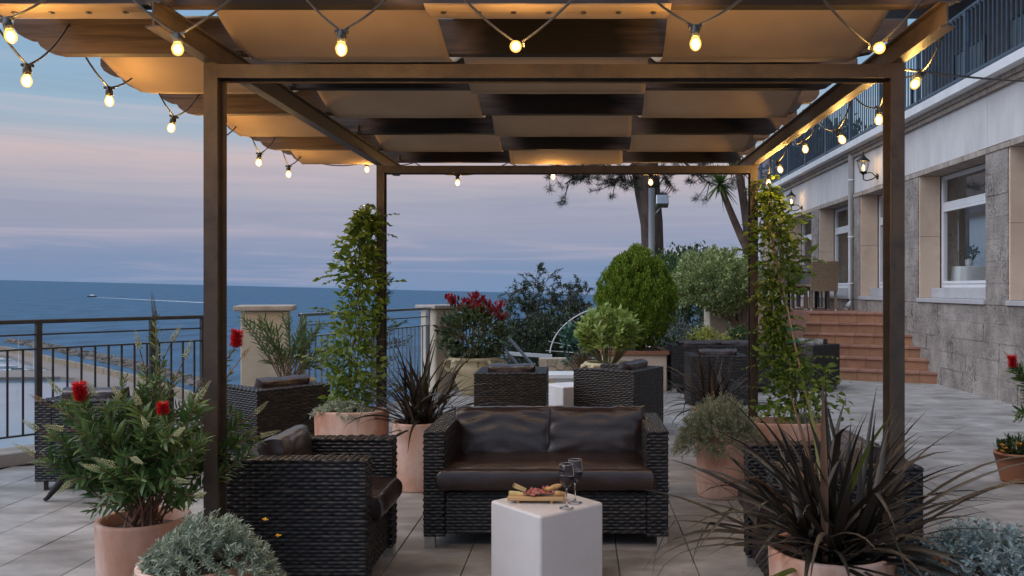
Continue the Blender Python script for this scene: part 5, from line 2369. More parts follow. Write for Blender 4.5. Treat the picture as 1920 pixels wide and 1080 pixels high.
# jasmines
def jasmine(loc, spine, label, seed, n, spread, L=.06, nmax=290, cane=None):
    t = thing("climbing_jasmine", label, "climber", loc, 0, "jasmine climbing the pergola posts")
    r = random.Random(seed)
    loc = Vector(loc)
    lp, ld, ll = [], [], []
    st = MB()
    zs = [s[2] for s in spine]
    tot = n
    for k in range(5):
        pts = [Vector((x + r.uniform(-.04, .04), y + r.uniform(-.03, .03), z)) - loc for x, y, z, w in spine]
        st.tube(pts, .005, 5)
    for i in range(n):
        u_ = r.random()
        f = u_ * (len(spine) - 1)
        j = min(int(f), len(spine) - 2)
        ff = f - j
        p = Vector(spine[j][:3]).lerp(Vector(spine[j + 1][:3]), ff)
        w = spine[j][3] * (1 - ff) + spine[j + 1][3] * ff
        a = r.uniform(0, 2 * math.pi)
        q = r.random() ** .6
        w *= .72 + .38 * math.sin(a * 2 + u_ * 31 + seed) * math.sin(u_ * 47 + a) + r.uniform(-.05, .28)
        o_ = Vector((math.cos(a), math.sin(a) * .7, r.uniform(-.35, .35)))
        lp.append(p + o_ * w * q - loc)
        ld.append(o_ + Vector((r.uniform(-.8, .8), r.uniform(-.8, .8), r.uniform(-1.0, .9))))
        ll.append(L * r.uniform(.6, 1.35))
    # free twigs with pairs of leaves
    for i in range(40):
        u_ = r.random()
        f = u_ * (len(spine) - 1)
        j = min(int(f), len(spine) - 2)
        ff = f - j
        p = Vector(spine[j][:3]).lerp(Vector(spine[j + 1][:3]), ff)
        w = spine[j][3] * (1 - ff) + spine[j + 1][3] * ff
        a = r.uniform(0, 2 * math.pi)
        o_ = Vector((math.cos(a), math.sin(a) * .6, r.uniform(.0, .7)))
        tip = p + o_ * (w + r.uniform(.05, .16))
        c = curve(p, tip, (0, 0, .05), 8)
        st.tube([x_ - loc for x_ in c], .002, 4)
        for k in range(4, 9):
            pp_, dd_ = along(c, k / 8)
            for s_ in (-1, 1):
                sd = dd_.cross(Vector((0, 0, 1))) * s_
                lp.append(pp_ - loc)
                ld.append(sd + dd_ * .6 + Vector((0, 0, -.15)))
                ll.append(L * r.uniform(.45, .9))
    st.build("stem", "stemgreen", t)
    leaf_objects("leaf", lp, ld, ll, TPL_J, LEAF["jasmine"], t, nmax, .8)
    if cane:
        m_ = MB()
        m_.tube([Vector(cane[0]) - loc, Vector(cane[1]) - loc], .009, 6)
        o = m_.build("bamboo_cane", "bamboo", t)
        for f in (.40, .46):
            p = Vector(cane[0]).lerp(Vector(cane[1]), f) - loc
            k = MB()
            k.tube([p + Vector((.035 * math.cos(a), .035 * math.sin(a), .01 * math.sin(3 * a))) for a in [2 * math.pi * i / 12 for i in range(13)]], .005, 5)
            k.build("green_tie", "greentie", o)
    return t


pj = Vector((-1.68, 6.25, 0))
pot("terracotta_pot", pj, .27, .53, "wide oval terracotta pot at the foot of the left jasmine", sy=.62, foot=.94, sup=2.4)
sp = [(-1.72, 6.38, .50, .17), (-1.74, 6.42, .72, .24), (-1.72, 6.46, .95, .22), (-1.68, 6.5, 1.2, .19), (-1.69, 6.52, 1.45, .18), (-1.70, 6.54, 1.65, .18), (-1.68, 6.55, 1.85, .12), (-1.66, 6.56, 1.98, .07)]
jasmine(pj + Vector((0, 0, .5)), sp, "glossy green jasmine climbing the left rear pergola post", 21, 1750, .2, L=.068)
t = thing("silver_plant", "low silver-leaved plant along the rim of the oval pot under the left jasmine", "plant", pj + Vector((0, 0, .49)), 0, "silver-leaved plants")
tufty(t, (-.05, -.06, 0), (.27, .14, .11), 1500, .034, LEAF["silver"], leaf_template(.24, .2, .04), hang=.06, nst=90)
pj = Vector((1.50, 6.25, 0))
pot("terracotta_pot", pj, .29, .45, "wide oval terracotta pot at the foot of the right jasmine", sy=.62, foot=.92, sup=2.4)
sp = [(1.60, 6.38, .42, .28), (1.62, 6.40, .55, .34), (1.62, 6.42, .68, .33), (1.58, 6.44, .82, .26), (1.50, 6.46, .95, .13), (1.47, 6.5, 1.12, .09), (1.46, 6.51, 1.34, .11), (1.51, 6.53, 1.5, .24), (1.52, 6.54, 1.68, .26), (1.50, 6.55, 1.86, .20), (1.47, 6.56, 2.02, .12), (1.44, 6.56, 2.18, .05)]
jasmine(pj + Vector((0, 0, .42)), sp, "glossy green jasmine climbing the right rear pergola post on a cane", 22, 2100, .2, L=.066, cane=((1.72, 6.36, .40), (1.42, 6.5, 1.95)))
t = thing("silver_plant", "low silver-leaved plant in the oval pot under the right jasmine", "plant", pj + Vector((.12, 0, .41)), 0, "silver-leaved plants")
tufty(t, (.02, -.06, 0), (.18, .12, .09), 700, .034, LEAF["silver"], leaf_template(.24, .2, .04), hang=.05, nst=50)

# oleander
pl = Vector((-2.72, 7.95, 0))
pot("terracotta_pot", pl, .24, .57, "terracotta pot of the oleander by the cream pillar", foot=.85, mat="urn")
t = thing("oleander_shrub", "narrow-leaved oleander in a pot in front of the cream pillar", "shrub", pl + Vector((0, 0, .53)))
lp, ld, ll = [], [], []
st = MB()
for i in range(26):
    a = rnd.uniform(0, 6.28)
    tip = Vector((math.cos(a) * rnd.uniform(.1, .46), math.sin(a) * .3, rnd.uniform(.18, .62)))
    c = curve((rnd.uniform(-.08, .08), 0, 0), tip, (0, 0, .05), 8)
    st.tube(c, .006, 5)
    for k in range(26):
        p, d = along(c, .35 + .65 * k / 26)
        an = k * 2.1
        x = d.orthogonal().normalized()
        y = d.cross(x)
        lp.append(p)
        ld.append((x * math.cos(an) + y * math.sin(an)) * .7 + d)
        ll.append(rnd.uniform(.08, .135))
st.build("stem", "stem", t)
leaf_objects("leaf", lp, ld, ll, TPL_O, LEAF["oleander"], t, 290)


# urns with shrubs far back
def urn(loc, r, h, label):
    t = thing("clay_urn", label, "pot", loc, 0, "buff clay urns")
    m_ = MB()
    m_.lathe([(.001, .001), (r * .50, .001), (r * .54, .03), (r * .72, h * .28), (r * .92, h * .6), (r * .96, h * .75), (r * .9, h * .86), (r * .93, h * .9), (r * 1.06, h * .93), (r * 1.08, h * .97), (r * 1.02, h), (r * .9, h), (r * .86, h * .92)], 40)
    m_.build("urn_body", "urn", t)
    for a in (R(-50), R(0), R(185), R(230)):
        m_ = MB()
        ca, sa = math.cos(a), math.sin(a)
        m_.tube([(ca * r * q, sa * r * q, h * z) for q, z in ((1.0, .93), (1.16, .90), (1.2, .80), (1.12, .68), (.95, .62))], r * .075, 8)
        m_.build("handle", "urn", t)
    m_ = MB()
    m_.lathe([(.001, h * .93), (r * .87, h * .9)], 24)
    m_.build("soil", "soil", t)
    return t


pu = Vector((-1.44, 11.45, 0))
urn(pu, .33, .50, "buff clay urn with handles under the red-topped photinia")
t = thing("photinia_shrub", "photinia shrub with crimson new leaves on top, in the clay urn", "shrub", pu + Vector((0, 0, .47)))
p_, d_ = bush_points((0, 0, .30), (.42, .36, .36), 190, 9, .05, up=.4)
leaf_objects("leaf", p_, d_, rng.uniform(.065, .125, len(p_)), TPL_L, LEAF["photinia"], t, 200)
p_, d_ = bush_points((-.05, 0, .42), (.42, .30, .26), 26, 7, .05, up=.5)
leaves_mesh("bronze_foliage", p_, d_, rng.uniform(.05, .10, len(p_)), TPL_L, LEAF["photinia_bronze"], t)
lp, ld = [], []
for (x, y) in [(892, 560), (880, 570), (900, 575), (868, 580), (912, 572), (888, 585), (925, 585), (938, 578), (850, 572), (845, 565), (942, 600), (905, 590)]:
    c = P(x, y, 11.4) - t.location
    for k in range(24):
        lp.append(c + Vector((rnd.gauss(0, .04), rnd.gauss(0, .03), rnd.gauss(0, .03))))
        a = rnd.uniform(0, 6.28)
        ld.append((math.cos(a) * .6, math.sin(a) * .6, 1))
leaves_mesh("red_foliage", np.array(lp), np.array(ld), rng.uniform(.07, .12, len(lp)), TPL_L, LEAF["photinia_red"], t)
m_ = MB()
for k in range(7):
    a = k * .9
    m_.tube(curve((0, 0, 0), (math.cos(a) * .22, math.sin(a) * .22, .45), (0, 0, 0)), .009, 5)
m_.build("stem", "stem", t)

pu = Vector((.34, 10.75, 0))
urn(pu, .29, .49, "buff clay urn under the pale green shrub behind the askew armchair")
t = thing("laurel_shrub", "pale yellow-green broad-leaved shrub in the clay urn", "shrub", pu + Vector((0, 0, .46)))
lp, ld, ll = [], [], []
st = MB()
for i in range(44):
    a = rnd.uniform(0, 6.28)
    q = math.sqrt(rnd.random())
    tip = Vector((math.cos(a) * q * .40, math.sin(a) * q * .34, .18 + .62 * math.sqrt(1 - q * q * .8) * rnd.uniform(.75, 1)))
    c = curve((math.cos(a) * .08, math.sin(a) * .08, 0), tip, (math.cos(a) * .05, 0, 0), 8)
    st.tube(c, .006, 5)
    for k in range(22):
        p, d = along(c, .35 + .65 * k / 22)
        an = k * 2.4
        x = d.orthogonal().normalized()
        y = d.cross(x)
        lp.append(p)
        ld.append((x * math.cos(an) + y * math.sin(an)) + d * .8)
        ll.append(rnd.uniform(.09, .14))
st.build("stem", "stemgreen", t)
leaf_objects("leaf", lp, ld, ll, TPL_L, LEAF["laurel"], t, 290)

# square planter with the clipped globe
t = thing("square_planter", "square cream planter with terracotta rim under the clipped green globe", "planter", (.74, 12.15, 0))
m_ = MB()
m_.box(-.44, .44, -.4, .4, 0, .50)
m_.build("planter_box", "beige", t, bevel=.01, seg=1)
m_ = MB()
for (x0, x1, y0, y1) in ((-.47, .47, -.43, -.33), (-.47, .47, .33, .43), (-.47, -.37, -.329, .329), (.37, .47, -.329, .329)):
    m_.box(x0, x1, y0, y1, .501, .55)
m_.build("planter_rim", "terra_dark", t)
m_ = MB()
m_.box(-.369, .369, -.329, .329, .5005, .53)
m_.build("soil", "soil", t)
t = thing("clipped_conifer", "rounded bright green clipped conifer globe in the square planter", "tree", (.78, 12.1, .53))
m_ = MB()
m_.tube([(0, 0, 0), (.01, 0, .35)], .05, 8)
m_.build("trunk", "bark", t)
# egg-shaped crown of upright sprays
nl_ = 520
d = nrm(rng.normal(size=(nl_, 3)))
cc = d * np.array([.53, .51, .66]) * (1 + rng.normal(0, .045, (nl_, 1)))
tap = np.where(cc[:, 2] > 0, 1 - .34 * (cc[:, 2] / .68) ** 2, 1)
cc[:, 0] *= tap
cc[:, 1] *= tap
cc[:, 2] += .74
per = 95
q = nrm(rng.normal(size=(nl_ * per, 3)))
sz = np.repeat(rng.uniform(.75, 1.3, nl_), per)[:, None]
pos = np.repeat(cc, per, 0) + q * np.array([.042, .042, .075]) * sz * rng.random((nl_ * per, 1)) ** .4
dr = np.repeat(d, per, 0) * .35 + q * .5 + np.array([0, 0, .95]) + rng.normal(0, .18, (nl_ * per, 3))
ic = np.array([0, 0, .74]) + nrm(rng.normal(size=(9000, 3))) * np.array([.40, .38, .54]) * rng.uniform(.75, 1.0, (9000, 1))
pos = np.concatenate([pos, ic])
dr = np.concatenate([dr, rng.normal(0, .4, (9000, 3)) + np.array([0, 0, 1])])
leaves_mesh("crown", pos, dr, np.concatenate([rng.uniform(.024, .042, nl_ * per), rng.uniform(.05, .08, 9000)]), leaf_template(.45, .1, .02), LEAF["thuja"], t, .9)

# ---- garden beyond
def shrub(name, label, loc, c, r, nclump, per, cs_, L, mat, tpl, cat="shrub", up=.4, shell=.35, group=None, nst=8, stem="stem", out=.7):
    t = thing(name, label, cat, loc, 0, group)
    p_, d_ = bush_points(c, r, nclump, per, cs_, up=up, shell=shell, out=out)
    leaves_mesh("foliage", p_, d_, rng.uniform(.7, 1.25, len(p_)) * L, tpl, mat, t)
    m_ = MB()
    for k in range(nst):
        a = rnd.uniform(0, 6.28)
        q = rnd.uniform(.3, .9)
        m_.tube(curve((rnd.uniform(-.05, .05), 0, -.05), (c[0] + math.cos(a) * r[0] * q, c[1] + math.sin(a) * r[1] * q, c[2] + r[2] * rnd.uniform(0, .6)), (0, 0, .05)), [.016 - .0014 * i for i in range(9)], 5)
    m_.build("stem", stem, t)
    return t


def G_(px, py, Y):
    return P(px, py, Y)


shrub("bluegrey_shrub", "blue-grey shrub between the clipped globe and the pillar", (1.55, 13.3, .0), (0, 0, .58), (.38, .35, .48), 110, 26, .045, .045, LEAF["bluegrey"], TPL_S)
shrub("golden_shrub", "low golden-leaved shrub behind the rattan sofa", (2.0, 13.0, .0), (0, 0, .55), (.38, .3, .25), 90, 20, .04, .05, LEAF["golden"], TPL_R)
shrub("green_shrub", "low dark green bush under the golden shrub", (1.35, 12.75, 0), (0, 0, .35), (.42, .25, .3), 90, 16, .05, .06, LEAF["dark"], TPL_R)
shrub("green_shrub", "low dark bush beside the trunk of the round tree", (2.55, 13.4, 0), (0, 0, .5), (.35, .25, .32), 80, 16, .05, .06, LEAF["oleander"], TPL_R)
shrub("bluegreen_plant", "blue-green lobed plant between the arched trellis and pale shrub", (.10, 12.6, 0), (-.12, 0, .62), (.22, .2, .26), 50, 12, .04, .08, LEAF["aeonium"], TPL_R)
shrub("brown_heather", "small brown heather bush beside the pale shrub's urn", (.0, 11.5, 0), (-.0, 0, .36), (.13, .13, .22), 60, 20, .03, .035, LEAF["heather"], TPL_S)
# background greenery
shrub("dark_hedge", "tall dark evergreen bush behind the clipped globe and round tree", (2.4, 17.5, -.3), (0, 0, 1.45), (1.15, .7, 1.05), 260, 26, .10, .09, LEAF["dark"], TPL_R, nst=12)
shrub("mid_green_bush", "mid-green bush showing between clipped globe and round tree", (1.75, 15.6, -.3), (0, 0, 1.7), (.55, .4, .72), 170, 22, .07, .06, LEAF["bottlebrush"], TPL_R, nst=10)

# pittosporum round tree
t = thing("round_tree", "small round-headed tree with pale green leaves before the hotel steps", "tree", (2.62, 14.0, 0))
m_ = MB()
m_.tube([(0, 0, -.1), (-.02, 0, .45), (0, 0, .8)], [.075, .06, .055], 8)
for k in range(9):
    a = k * .7
    m_.tube(curve((0, 0, .72), (-.4 + math.cos(a) * .7, math.sin(a) * .5, 1.55 + .25 * math.sin(k)), (0, 0, .08)), [.04 - .0038 * i for i in range(9)], 6)
m_.build("trunk", "stem", t)
p_, d_ = bush_points((-.38, 0, 1.50), (.74, .6, .52), 420, 30, .042, up=.5, shell=.6)
k = p_[:, 2] > 1.05 + .12 * np.sin(p_[:, 0] * 6)
leaves_mesh("crown", p_[k], d_[k], rng.uniform(.04, .075, k.sum()), TPL_R, LEAF["pittosporum"], t)


# tamarisk thicket left of the globe: thin twigs with sparse small leaves
def twiggy(name, label, loc, tips, base_w, seed, mat, nl=150, L=.05, sub=9):
    r = random.Random(seed)
    t = thing(name, label, "shrub", loc)
    st = MB()
    lp, ld = [], []
    for tip in tips:
        tip = Vector(tip) - Vector(loc)
        b0 = Vector((r.uniform(-base_w, base_w), r.uniform(-.2, .2), 0))
        c = curve(b0, tip, (r.uniform(-.1, .1), 0, r.uniform(0, .25)), 10)
        st.tube(c, [.02 - .0017 * i for i in range(11)], 5)
        for k in range(sub):
            u_ = r.uniform(.3, .98)
            p, d = along(c, u_)
            tw_ = p + Vector((r.gauss(0, .24), r.gauss(0, .2), r.uniform(-.12, .38))) * (1.15 - .5 * u_)
            cc_ = curve(p, tw_, (0, 0, .04), 6)
            st.tube(cc_, [.006 - .0007 * i for i in range(7)], 4)
            for m in range(nl // sub):
                pp_, dd_ = along(cc_, r.uniform(.15, 1))
                lp.append(pp_ + Vector((r.gauss(0, .015), r.gauss(0, .015), r.gauss(0, .015))))
                ld.append(dd_ + Vector((r.gauss(0, .7), r.gauss(0, .7), r.gauss(0, .5))))
    st.build("stem", "stem", t)
    leaves_mesh("foliage", np.array(lp), np.array(ld), rng.uniform(.6, 1.2, len(lp)) * L, TPL_S, mat, t)
    return t


tm = [(1010, 500), (1030, 515), (1050, 520), (1025, 540), (1060, 535), (1090, 530), (1105, 545), (1080, 555), (960, 545), (950, 560), (975, 540), (985, 560), (1000, 575), (940, 580), (955, 600), (1110, 570), (1040, 560), (1065, 580), (1015, 600), (1090, 590), (975, 620), (1045, 620), (1005, 640), (1075, 630), (945, 640), (1120, 600), (1020, 575), (1100, 610)]
twiggy("tamarisk_shrub", "loose feathery dark shrub between the red-topped shrub and clipped globe", (-.6, 16.0, -.35), [P(x, y, rnd.uniform(15.3, 16.8)) for x, y in tm], .5, 31, LEAF["tamarisk"], 900, .062, 16)
shrub("dark_hedge", "low dark hedge beneath the feathery shrub", (-.55, 15.2, -.35), (0, 0, .45), (1.05, .5, .85), 420, 30, .08, .06, LEAF["tamarisk"], TPL_R, nst=10)

# conifer beyond the railing: flat drooping sprays
t = thing("sea_side_conifer", "dark conifer with flat sprays beyond the railing behind the left jasmine", "tree", (-3.25, 13.6, -3.0))
m_ = MB()
m_.tube([(0, 0, 0), (.02, 0, 4.7)], [.09, .01], 8)
lp, ld, ll = [], [], []
for k in range(60):
    z = rnd.uniform(1.2, 4.6)
    a = rnd.uniform(0, 6.28)
    ln = (4.9 - z) * .26 + .18
    tip = Vector((math.cos(a) * ln, math.sin(a) * ln, z + .12))
    c = curve((0, 0, z), tip, (0, 0, -.03), 8)
    m_.tube(c, .008, 4)
    for q in range(60):
        p, d_2 = along(c, rnd.uniform(.2, 1))
        sd = d_2.cross(Vector((0, 0, 1))) * rnd.choice((-1, 1))
        lp.append(p + sd * rnd.uniform(0, .10) + Vector((0, 0, rnd.gauss(0, .015))))
        ld.append(d_2 + sd * .7 + Vector((0, 0, rnd.uniform(-.1, .3))))
        ll.append(rnd.uniform(.05, .10))
m_.build("trunk", "bark", t)
leaves_mesh("crown", np.array(lp), np.array(ld), np.array(ll), leaf_template(.2, .05, .02), LEAF["conifer"], t, .5)

# pine: trunk and hanging boughs
t = thing("pine_tree", "tall pine with rugged trunk and hanging boughs behind the pergola", "tree", (1.55, 18.0, -.4))
m_ = MB()
m_.tube([P(1232, 500, 18) - t.location + Vector((0, 0, -1.6)), P(1224, 480, 18) - t.location, P(1222, 420, 18) - t.location, P(1214, 360, 18) - t.location, P(1208, 300, 18) - t.location, P(1204, 180, 18) - t.location, P(1215, 60, 18) - t.location],
        [.27, .235, .24, .27, .29, .27, .2], 14)
lp, ld = [], []


def bough(a, b_, r0, nt_, seed, spreadx=.5):
    r = random.Random(seed)
    a, b_ = Vector(a) - t.location, Vector(b_) - t.location
    c = curve(a, b_, (0, 0, r.uniform(.0, .2)), 10)
    m_.tube(c, [r0 * (1 - .08 * i) for i in range(11)], 6)
    for k in range(nt_):
        u_ = r.uniform(.35, 1.0)
        p, d = along(c, u_)
        e = p + Vector((r.gauss(0, spreadx), r.gauss(0, .35), r.uniform(-.45, .2)))
        cc_ = curve(p, e, (0, 0, -.05), 6)
        m_.tube(cc_, [.012 - .0014 * i for i in range(7)], 4)
        for q in range(3):
            f, dd_ = along(cc_, 1 - .16 * q)
            for s_ in range(30):
                lp.append(f + Vector((r.gauss(0, .03), r.gauss(0, .03), r.gauss(0, .02))))
                ld.append(dd_ * .5 + Vector((r.gauss(0, .8), r.gauss(0, .8), r.gauss(.3, .6))))


bough(P(1195, 250, 18), P(1060, 345, 17.4), .07, 34, 1, .34)
bough(P(1195, 270, 18), P(1020, 325, 17.8), .06, 26, 2, .3)
bough(P(1200, 300, 18), P(1150, 345, 17.6), .05, 26, 3, .25)
bough(P(1215, 300, 18), P(1262, 352, 17.6), .05, 16, 4, .2)
bough(P(1215, 270, 18), P(1335, 350, 18.0), .05, 18, 5, .3)
bough(P(1215, 240, 18), P(1400, 330, 17.8), .05, 18, 6, .3)
bough(P(1205, 150, 18), P(1000, 230, 18.5), .07, 30, 7, .5)
bough(P(1215, 120, 18), P(1420, 200, 18.5), .07, 30, 8, .5)
ptop = P(1215, 70, 18)
for k in range(16):
    a_ = k * 2.4
    bough(ptop + Vector((0, 0, -.5 + .05 * k)), ptop + Vector((math.cos(a_) * (1.2 + .07 * k), math.sin(a_) * 1.6, .3 + .10 * k)), .06, 18, 20 + k, .5)
m_.build("trunk", "bark", t)
leaves_mesh("crown", np.array(lp), np.array(ld), rng.uniform(.10, .17, len(lp)), (np.array([(-.03, 0, 0), (.03, 0, 0), (0, 1, 0)], float), [(0, 1, 2)]), LEAF["pine"], t, 1.0)

# yucca with two trunks
t = thing("yucca_tree", "two-trunked yucca with a spiky leaf head above the round tree", "tree", (2.95, 15.6, -.2))
m_ = MB()
b0 = P(1402, 470, 15.6) - t.location
h1 = P(1350, 345, 15.4) - t.location
h2 = P(1380, 300, 15.7) - t.location
m_.tube(curve(b0 + Vector((0, 0, -1.9)), b0, (0, 0, 0), 4), .10, 8)
m_.tube(curve(b0, h1, (-.03, 0, .03), 8), [.075 - .003 * i for i in range(9)], 8)
m_.tube(curve(b0 + Vector((.03, 0, 0)), h2, (.03, 0, 0), 8), [.085 - .002 * i for i in range(9)], 8)
m_.build("trunk", "bark", t)
for hd, seed in ((h1, 3), (h2 + Vector((0, 0, .25)), 4)):
    for i in range(70):
        d = Vector((rnd.gauss(0, 1), rnd.gauss(0, 1), rnd.gauss(.15, .7))).normalized()
        V = []
        p = Vector(hd)
        sd = d.cross(Vector((0, 0, 1))).normalized()
        L = rnd.uniform(.42, .62)
        dd_ = d.copy()
        for k in range(5):
            w_ = .022 * (1 - (k / 4) ** 2) + .001
            V += [p - sd * w_, p + sd * w_]
            p = p + dd_ * (L / 4)
            dd_ = (dd_ + Vector((0, 0, -.08))).normalized()
        mm = MB()
        mm.add(V, [(2 * k, 2 * k + 1, 2 * k + 3, 2 * k + 2) for k in range(4)], True)
        mm.build("leaf", LEAF["yucca"], t)

# pole with floodlight
t = thing("lamp_pole", "white metal pole with a floodlight in front of the pine trunk", "pole", (1.17, 14.2, -.35))
m_ = MB()
m_.tube([(0, 0, 0), (0, 0, P(1222, 353, 14.2).z + .35)], .052, 14)
m_.build("pole", "pole", t)
m_ = MB()
zf = P(0, 378, 14.2).z + .35
m_.obox((.17, -.05, zf), (1, 0, 0), (0, .9, -.44), (0, .44, .9), .10, .07, .09)
m_.build("floodlight", "steelrail", t, bevel=.01, seg=1)
m_ = MB()
m_.tube([(.04, 0, zf - .22), (.12, 0, zf - .14), (.17, -.02, zf - .06)], .012, 6)
m_.build("bracket", "steelrail", t)

# ---- low wall of irregular slabs, arched trellis, stair rail down
wl = thing("rubble_wall", "low wall of pale irregular stone slabs beyond the armchairs", "wall", (-.33, 12.75, 0))
m_ = MB()
m_.box(-.30, .30, -.10, .10, 0, .372)
m_.build("wall_core", "grout", wl)
seeds = [(rnd.uniform(-.3, .3), rnd.uniform(.02, .37)) for _ in range(16)]
seeds = [(-.24, .31), (-.26, .14), (-.10, .33), (-.12, .19), (-.15, .06), (.03, .29), (.02, .12), (.14, .35), (.15, .20), (.13, .05), (.26, .29), (.26, .13)]


def clip(poly, a, b_):
    """keep the part of poly nearer a than b_"""
    out = []
    mx, my = (a[0] + b_[0]) / 2, (a[1] + b_[1]) / 2
    nx, ny = b_[0] - a[0], b_[1] - a[1]
    f = lambda p: (p[0] - mx) * nx + (p[1] - my) * ny
    for i in range(len(poly)):
        p, q = poly[i], poly[(i + 1) % len(poly)]
        fp, fq = f(p), f(q)
        if fp <= 0:
            out.append(p)
        if fp * fq < 0:
            t_ = fp / (fp - fq)
            out.append((p[0] + (q[0] - p[0]) * t_, p[1] + (q[1] - p[1]) * t_))
    return out


for s_ in seeds:
    poly = [(-.30, 0.002), (.30, 0.002), (.30, .37), (-.30, .37)]
    for o_ in seeds:
        if o_ != s_:
            poly = clip(poly, s_, o_)
    if len(poly) < 3:
        continue
    cx = sum(p[0] for p in poly) / len(poly)
    cz = sum(p[1] for p in poly) / len(poly)
    sh = [(cx + (p[0] - cx) * .93, cz + (p[1] - cz) * .93) for p in poly]
    n = len(sh)
    pr_ = rnd.uniform(.012, .022)
    m_ = MB()
    m_.add([(x, -.10 - pr_, z) for x, z in sh] + [(x, -.099, z) for x, z in sh], [tuple(range(n))] + [((i + 1) % n, i, n + i, n + (i + 1) % n) for i in range(n)])
    m_.build("stone_slab", "crazy", wl)
t = thing("arched_trellis", "quarter-circle white metal trellis with radiating rods behind the pale shrub", "trellis", (-.45, 12.9, .39))
m_ = MB()
ac = P(1165, 668, 12.9) - t.location
Rr = 1.08
arc = [ac + Vector((-Rr * math.cos(a), 0, Rr * .72 * math.sin(a))) for a in [R(4 + 72 * i / 16) for i in range(17)]]
m_.tube(arc, .010, 6)
m_.build("arch_bar", "whitepaint", t)
for k in range(8):
    a = R(6 + 10 * k)
    d = Vector((-math.cos(a), 0, .72 * math.sin(a)))
    m_ = MB()
    m_.tube([ac + d * (Rr + .07), ac + d * (Rr - .5)], .0065, 5)
    m_.build("rod", "whitepaint", t)
m_ = MB()
m_.tube([P(1030, 671, 12.9) - t.location, P(1120, 672, 12.9) - t.location], .012, 6)
m_.build("foot_bar", "whitepaint", t)

# stair railing going down, white parapet and glass of the lower level
t = thing("descending_railing", "dark metal stair railing going down beyond the red-topped shrub", "railing", (0, 0, 0))
for (a, c, w_) in ((P(940, 618, 12.6), P(1004, 690, 12.4), .05), (P(938, 645, 12.6), P(985, 700, 12.4), .03)):
    m_ = MB()
    m_.bar(a, c, w_, .03)
    m_.build("handrail", "steelrail", t)
for k in range(9):
    x = 930 + 7.5 * k
    m_ = MB()
    top_ = P(x, 635 + k * 7.5, 12.55)
    m_.tube([(top_.x, top_.y, -.25), top_], .010, 5)
    m_.build("baluster", "steelrail", t)
t = thing("lower_parapet", "white parapet with glass panel on the level below the terrace", "parapet", (-1.0, 14.2, -.36))
m_ = MB()
m_.bar(P(925, 661, 14.2) - t.location, P(1035, 668, 14.2) - t.location, .05, .06)
m_.build("top_rail", "whitepaint", t)
m_ = MB()
m_.box(-.5, .62, -.01, .01, .0, .58)
m_.build("glass_panel", "glass", t)
m_ = MB()
m_.box(-.5, .1, .04, .3, 0, .42)
m_.build("white_wall", "whitepaint", t)

# small flower pot by hotel wall
pp = Vector((3.19, 6.28, 0))
pot("flower_pot", pp, .145, .215, "small weathered terracotta pot with orange flowers near the hotel wall", mat="terra_dark", foot=.68, group="small flower pots")
t = thing("gazania_plant", "small dark plant with orange flowers in the weathered pot", "plant", pp + Vector((0, 0, .19)))
p_, d_ = bush_points((0, 0, .04), (.11, .1, .06), 60, 8, .015, up=.8)
leaves_mesh("foliage", p_, d_, .05, TPL_S, LEAF["dark"], t)
for x, y in ((1878, 836), (1884, 842), (1880, 848), (1904, 832), (1912, 834), (1908, 838)):
    flower(t, P(x, y, 6.2) - t.location, .028, M["orange"])

# trees far behind the balcony
t = thing("distant_tree", "dark tree mass seen through the balcony bars", "tree", (8.5, 29, -.5))
p_, d_ = bush_points((0, 0, 6.0), (2.2, 1.5, 1.5), 300, 20, .22, up=.3, shell=.2)
leaves_mesh("crown", p_, d_, rng.uniform(.15, .28, len(p_)), TPL_R, LEAF["pine"], t)
m_ = MB()
m_.tube([(0, 0, 0), (.1, 0, 5.5)], [.3, .15], 8)
m_.build("trunk", "bark", t)


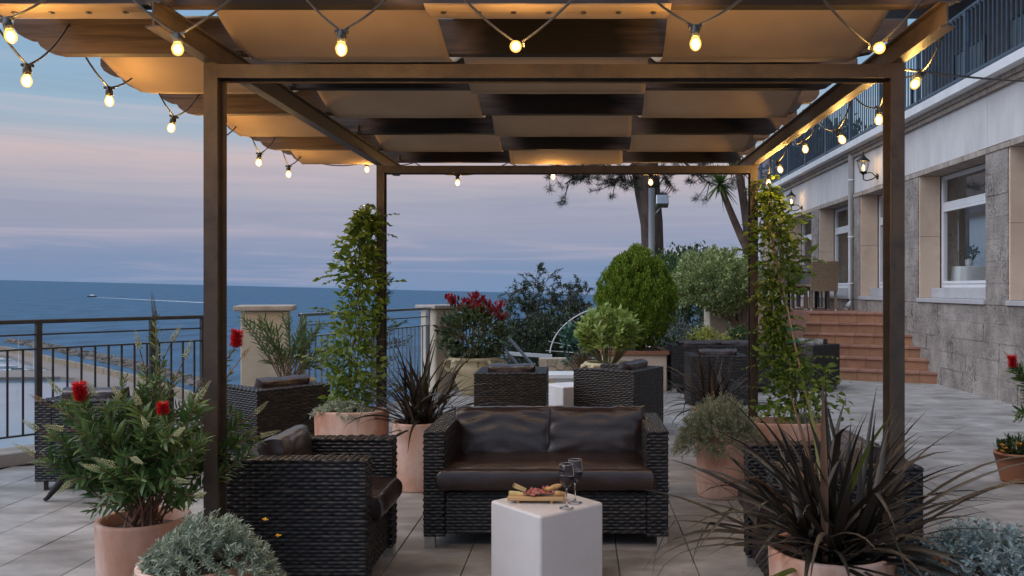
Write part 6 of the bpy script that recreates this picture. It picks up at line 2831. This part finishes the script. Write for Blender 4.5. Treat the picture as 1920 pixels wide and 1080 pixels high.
# ================================================================== BLACK CAT
def cat():
    base = Vector((-3.33, 5.74, 0))
    t = thing("black_cat", "black cat walking past the armchair behind the bottlebrush", "cat", base)
    t.scale = (1.22, 1.22, 1.22)
    J = [  # x, y, z, rx
        (.18, 0, .205, .060),    # 0 pelvis
        (.08, 0, .200, .066),    # 1 belly
        (-.04, 0, .198, .064),   # 2 chest
        (-.11, 0, .205, .046),   # 3 neck
        (-.155, -.01, .205, .034),   # 4 skull
        (-.195, -.015, .192, .020),  # 5 muzzle
        # tail
        (.24, 0, .225, .020), (.32, .01, .235, .014), (.40, .02, .20, .012), (.46, .03, .16, .009),
        # front left leg (near), reaching forward
        (-.07, -.035, .165, .036), (-.115, -.045, .10, .023), (-.17, -.05, .035, .014), (-.185, -.05, .013, .013), (-.205, -.05, .010, .012),
        # front far leg
        (-.03, .035, .155, .034), (-.02, .04, .09, .021), (-.005, .045, .03, .014), (-.015, .045, .013, .013), (-.035, .045, .010, .012),
        # hind near leg
        (.19, -.04, .155, .046), (.15, -.05, .10, .032), (.21, -.05, .06, .015), (.195, -.05, .013, .013), (.17, -.05, .010, .012),
        # hind far leg
        (.20, .04, .155, .046), (.20, .05, .10, .030), (.27, .05, .06, .015), (.265, .05, .013, .013), (.24, .05, .010, .012)]
    E = [(0, 1), (1, 2), (2, 3), (3, 4), (4, 5), (0, 6), (6, 7), (7, 8), (8, 9), (2, 10), (10, 11), (11, 12), (12, 13), (13, 14), (2, 15), (15, 16), (16, 17), (17, 18), (18, 19),
         (0, 20), (20, 21), (21, 22), (22, 23), (23, 24), (0, 25), (25, 26), (26, 27), (27, 28), (28, 29)]
    me = bpy.data.meshes.new("body")
    me.from_pydata([j[:3] for j in J], E, [])
    me.materials.append(M["fur"])
    o = link("body", me, t)
    o.modifiers.new("skin", "SKIN")
    sv_ = me.skin_vertices[0].data
    for i, j in enumerate(J):
        sv_[i].radius = (j[3], j[3])
    sv_[0].use_root = True
    s = o.modifiers.new("sub", "SUBSURF")
    s.levels = s.render_levels = 2
    for y in (-.022, .018):
        m_ = MB()
        m_.add([(-.150, y - .012, .225), (-.135, y + .012, .228), (-.165, y + .012, .226), (-.150, y * 1.3, .268)], [(0, 1, 3), (1, 2, 3), (2, 0, 3), (0, 2, 1)])
        m_.build("ear", "fur", t)
        m_ = MB()
        m_.lathe([(.0001, -.005), (.004, -.003), (.005, 0), (.004, .003), (.0001, .005)], 8, (-.183, y - .008, .209))
        m_.build("eye", "eye", t)


cat()
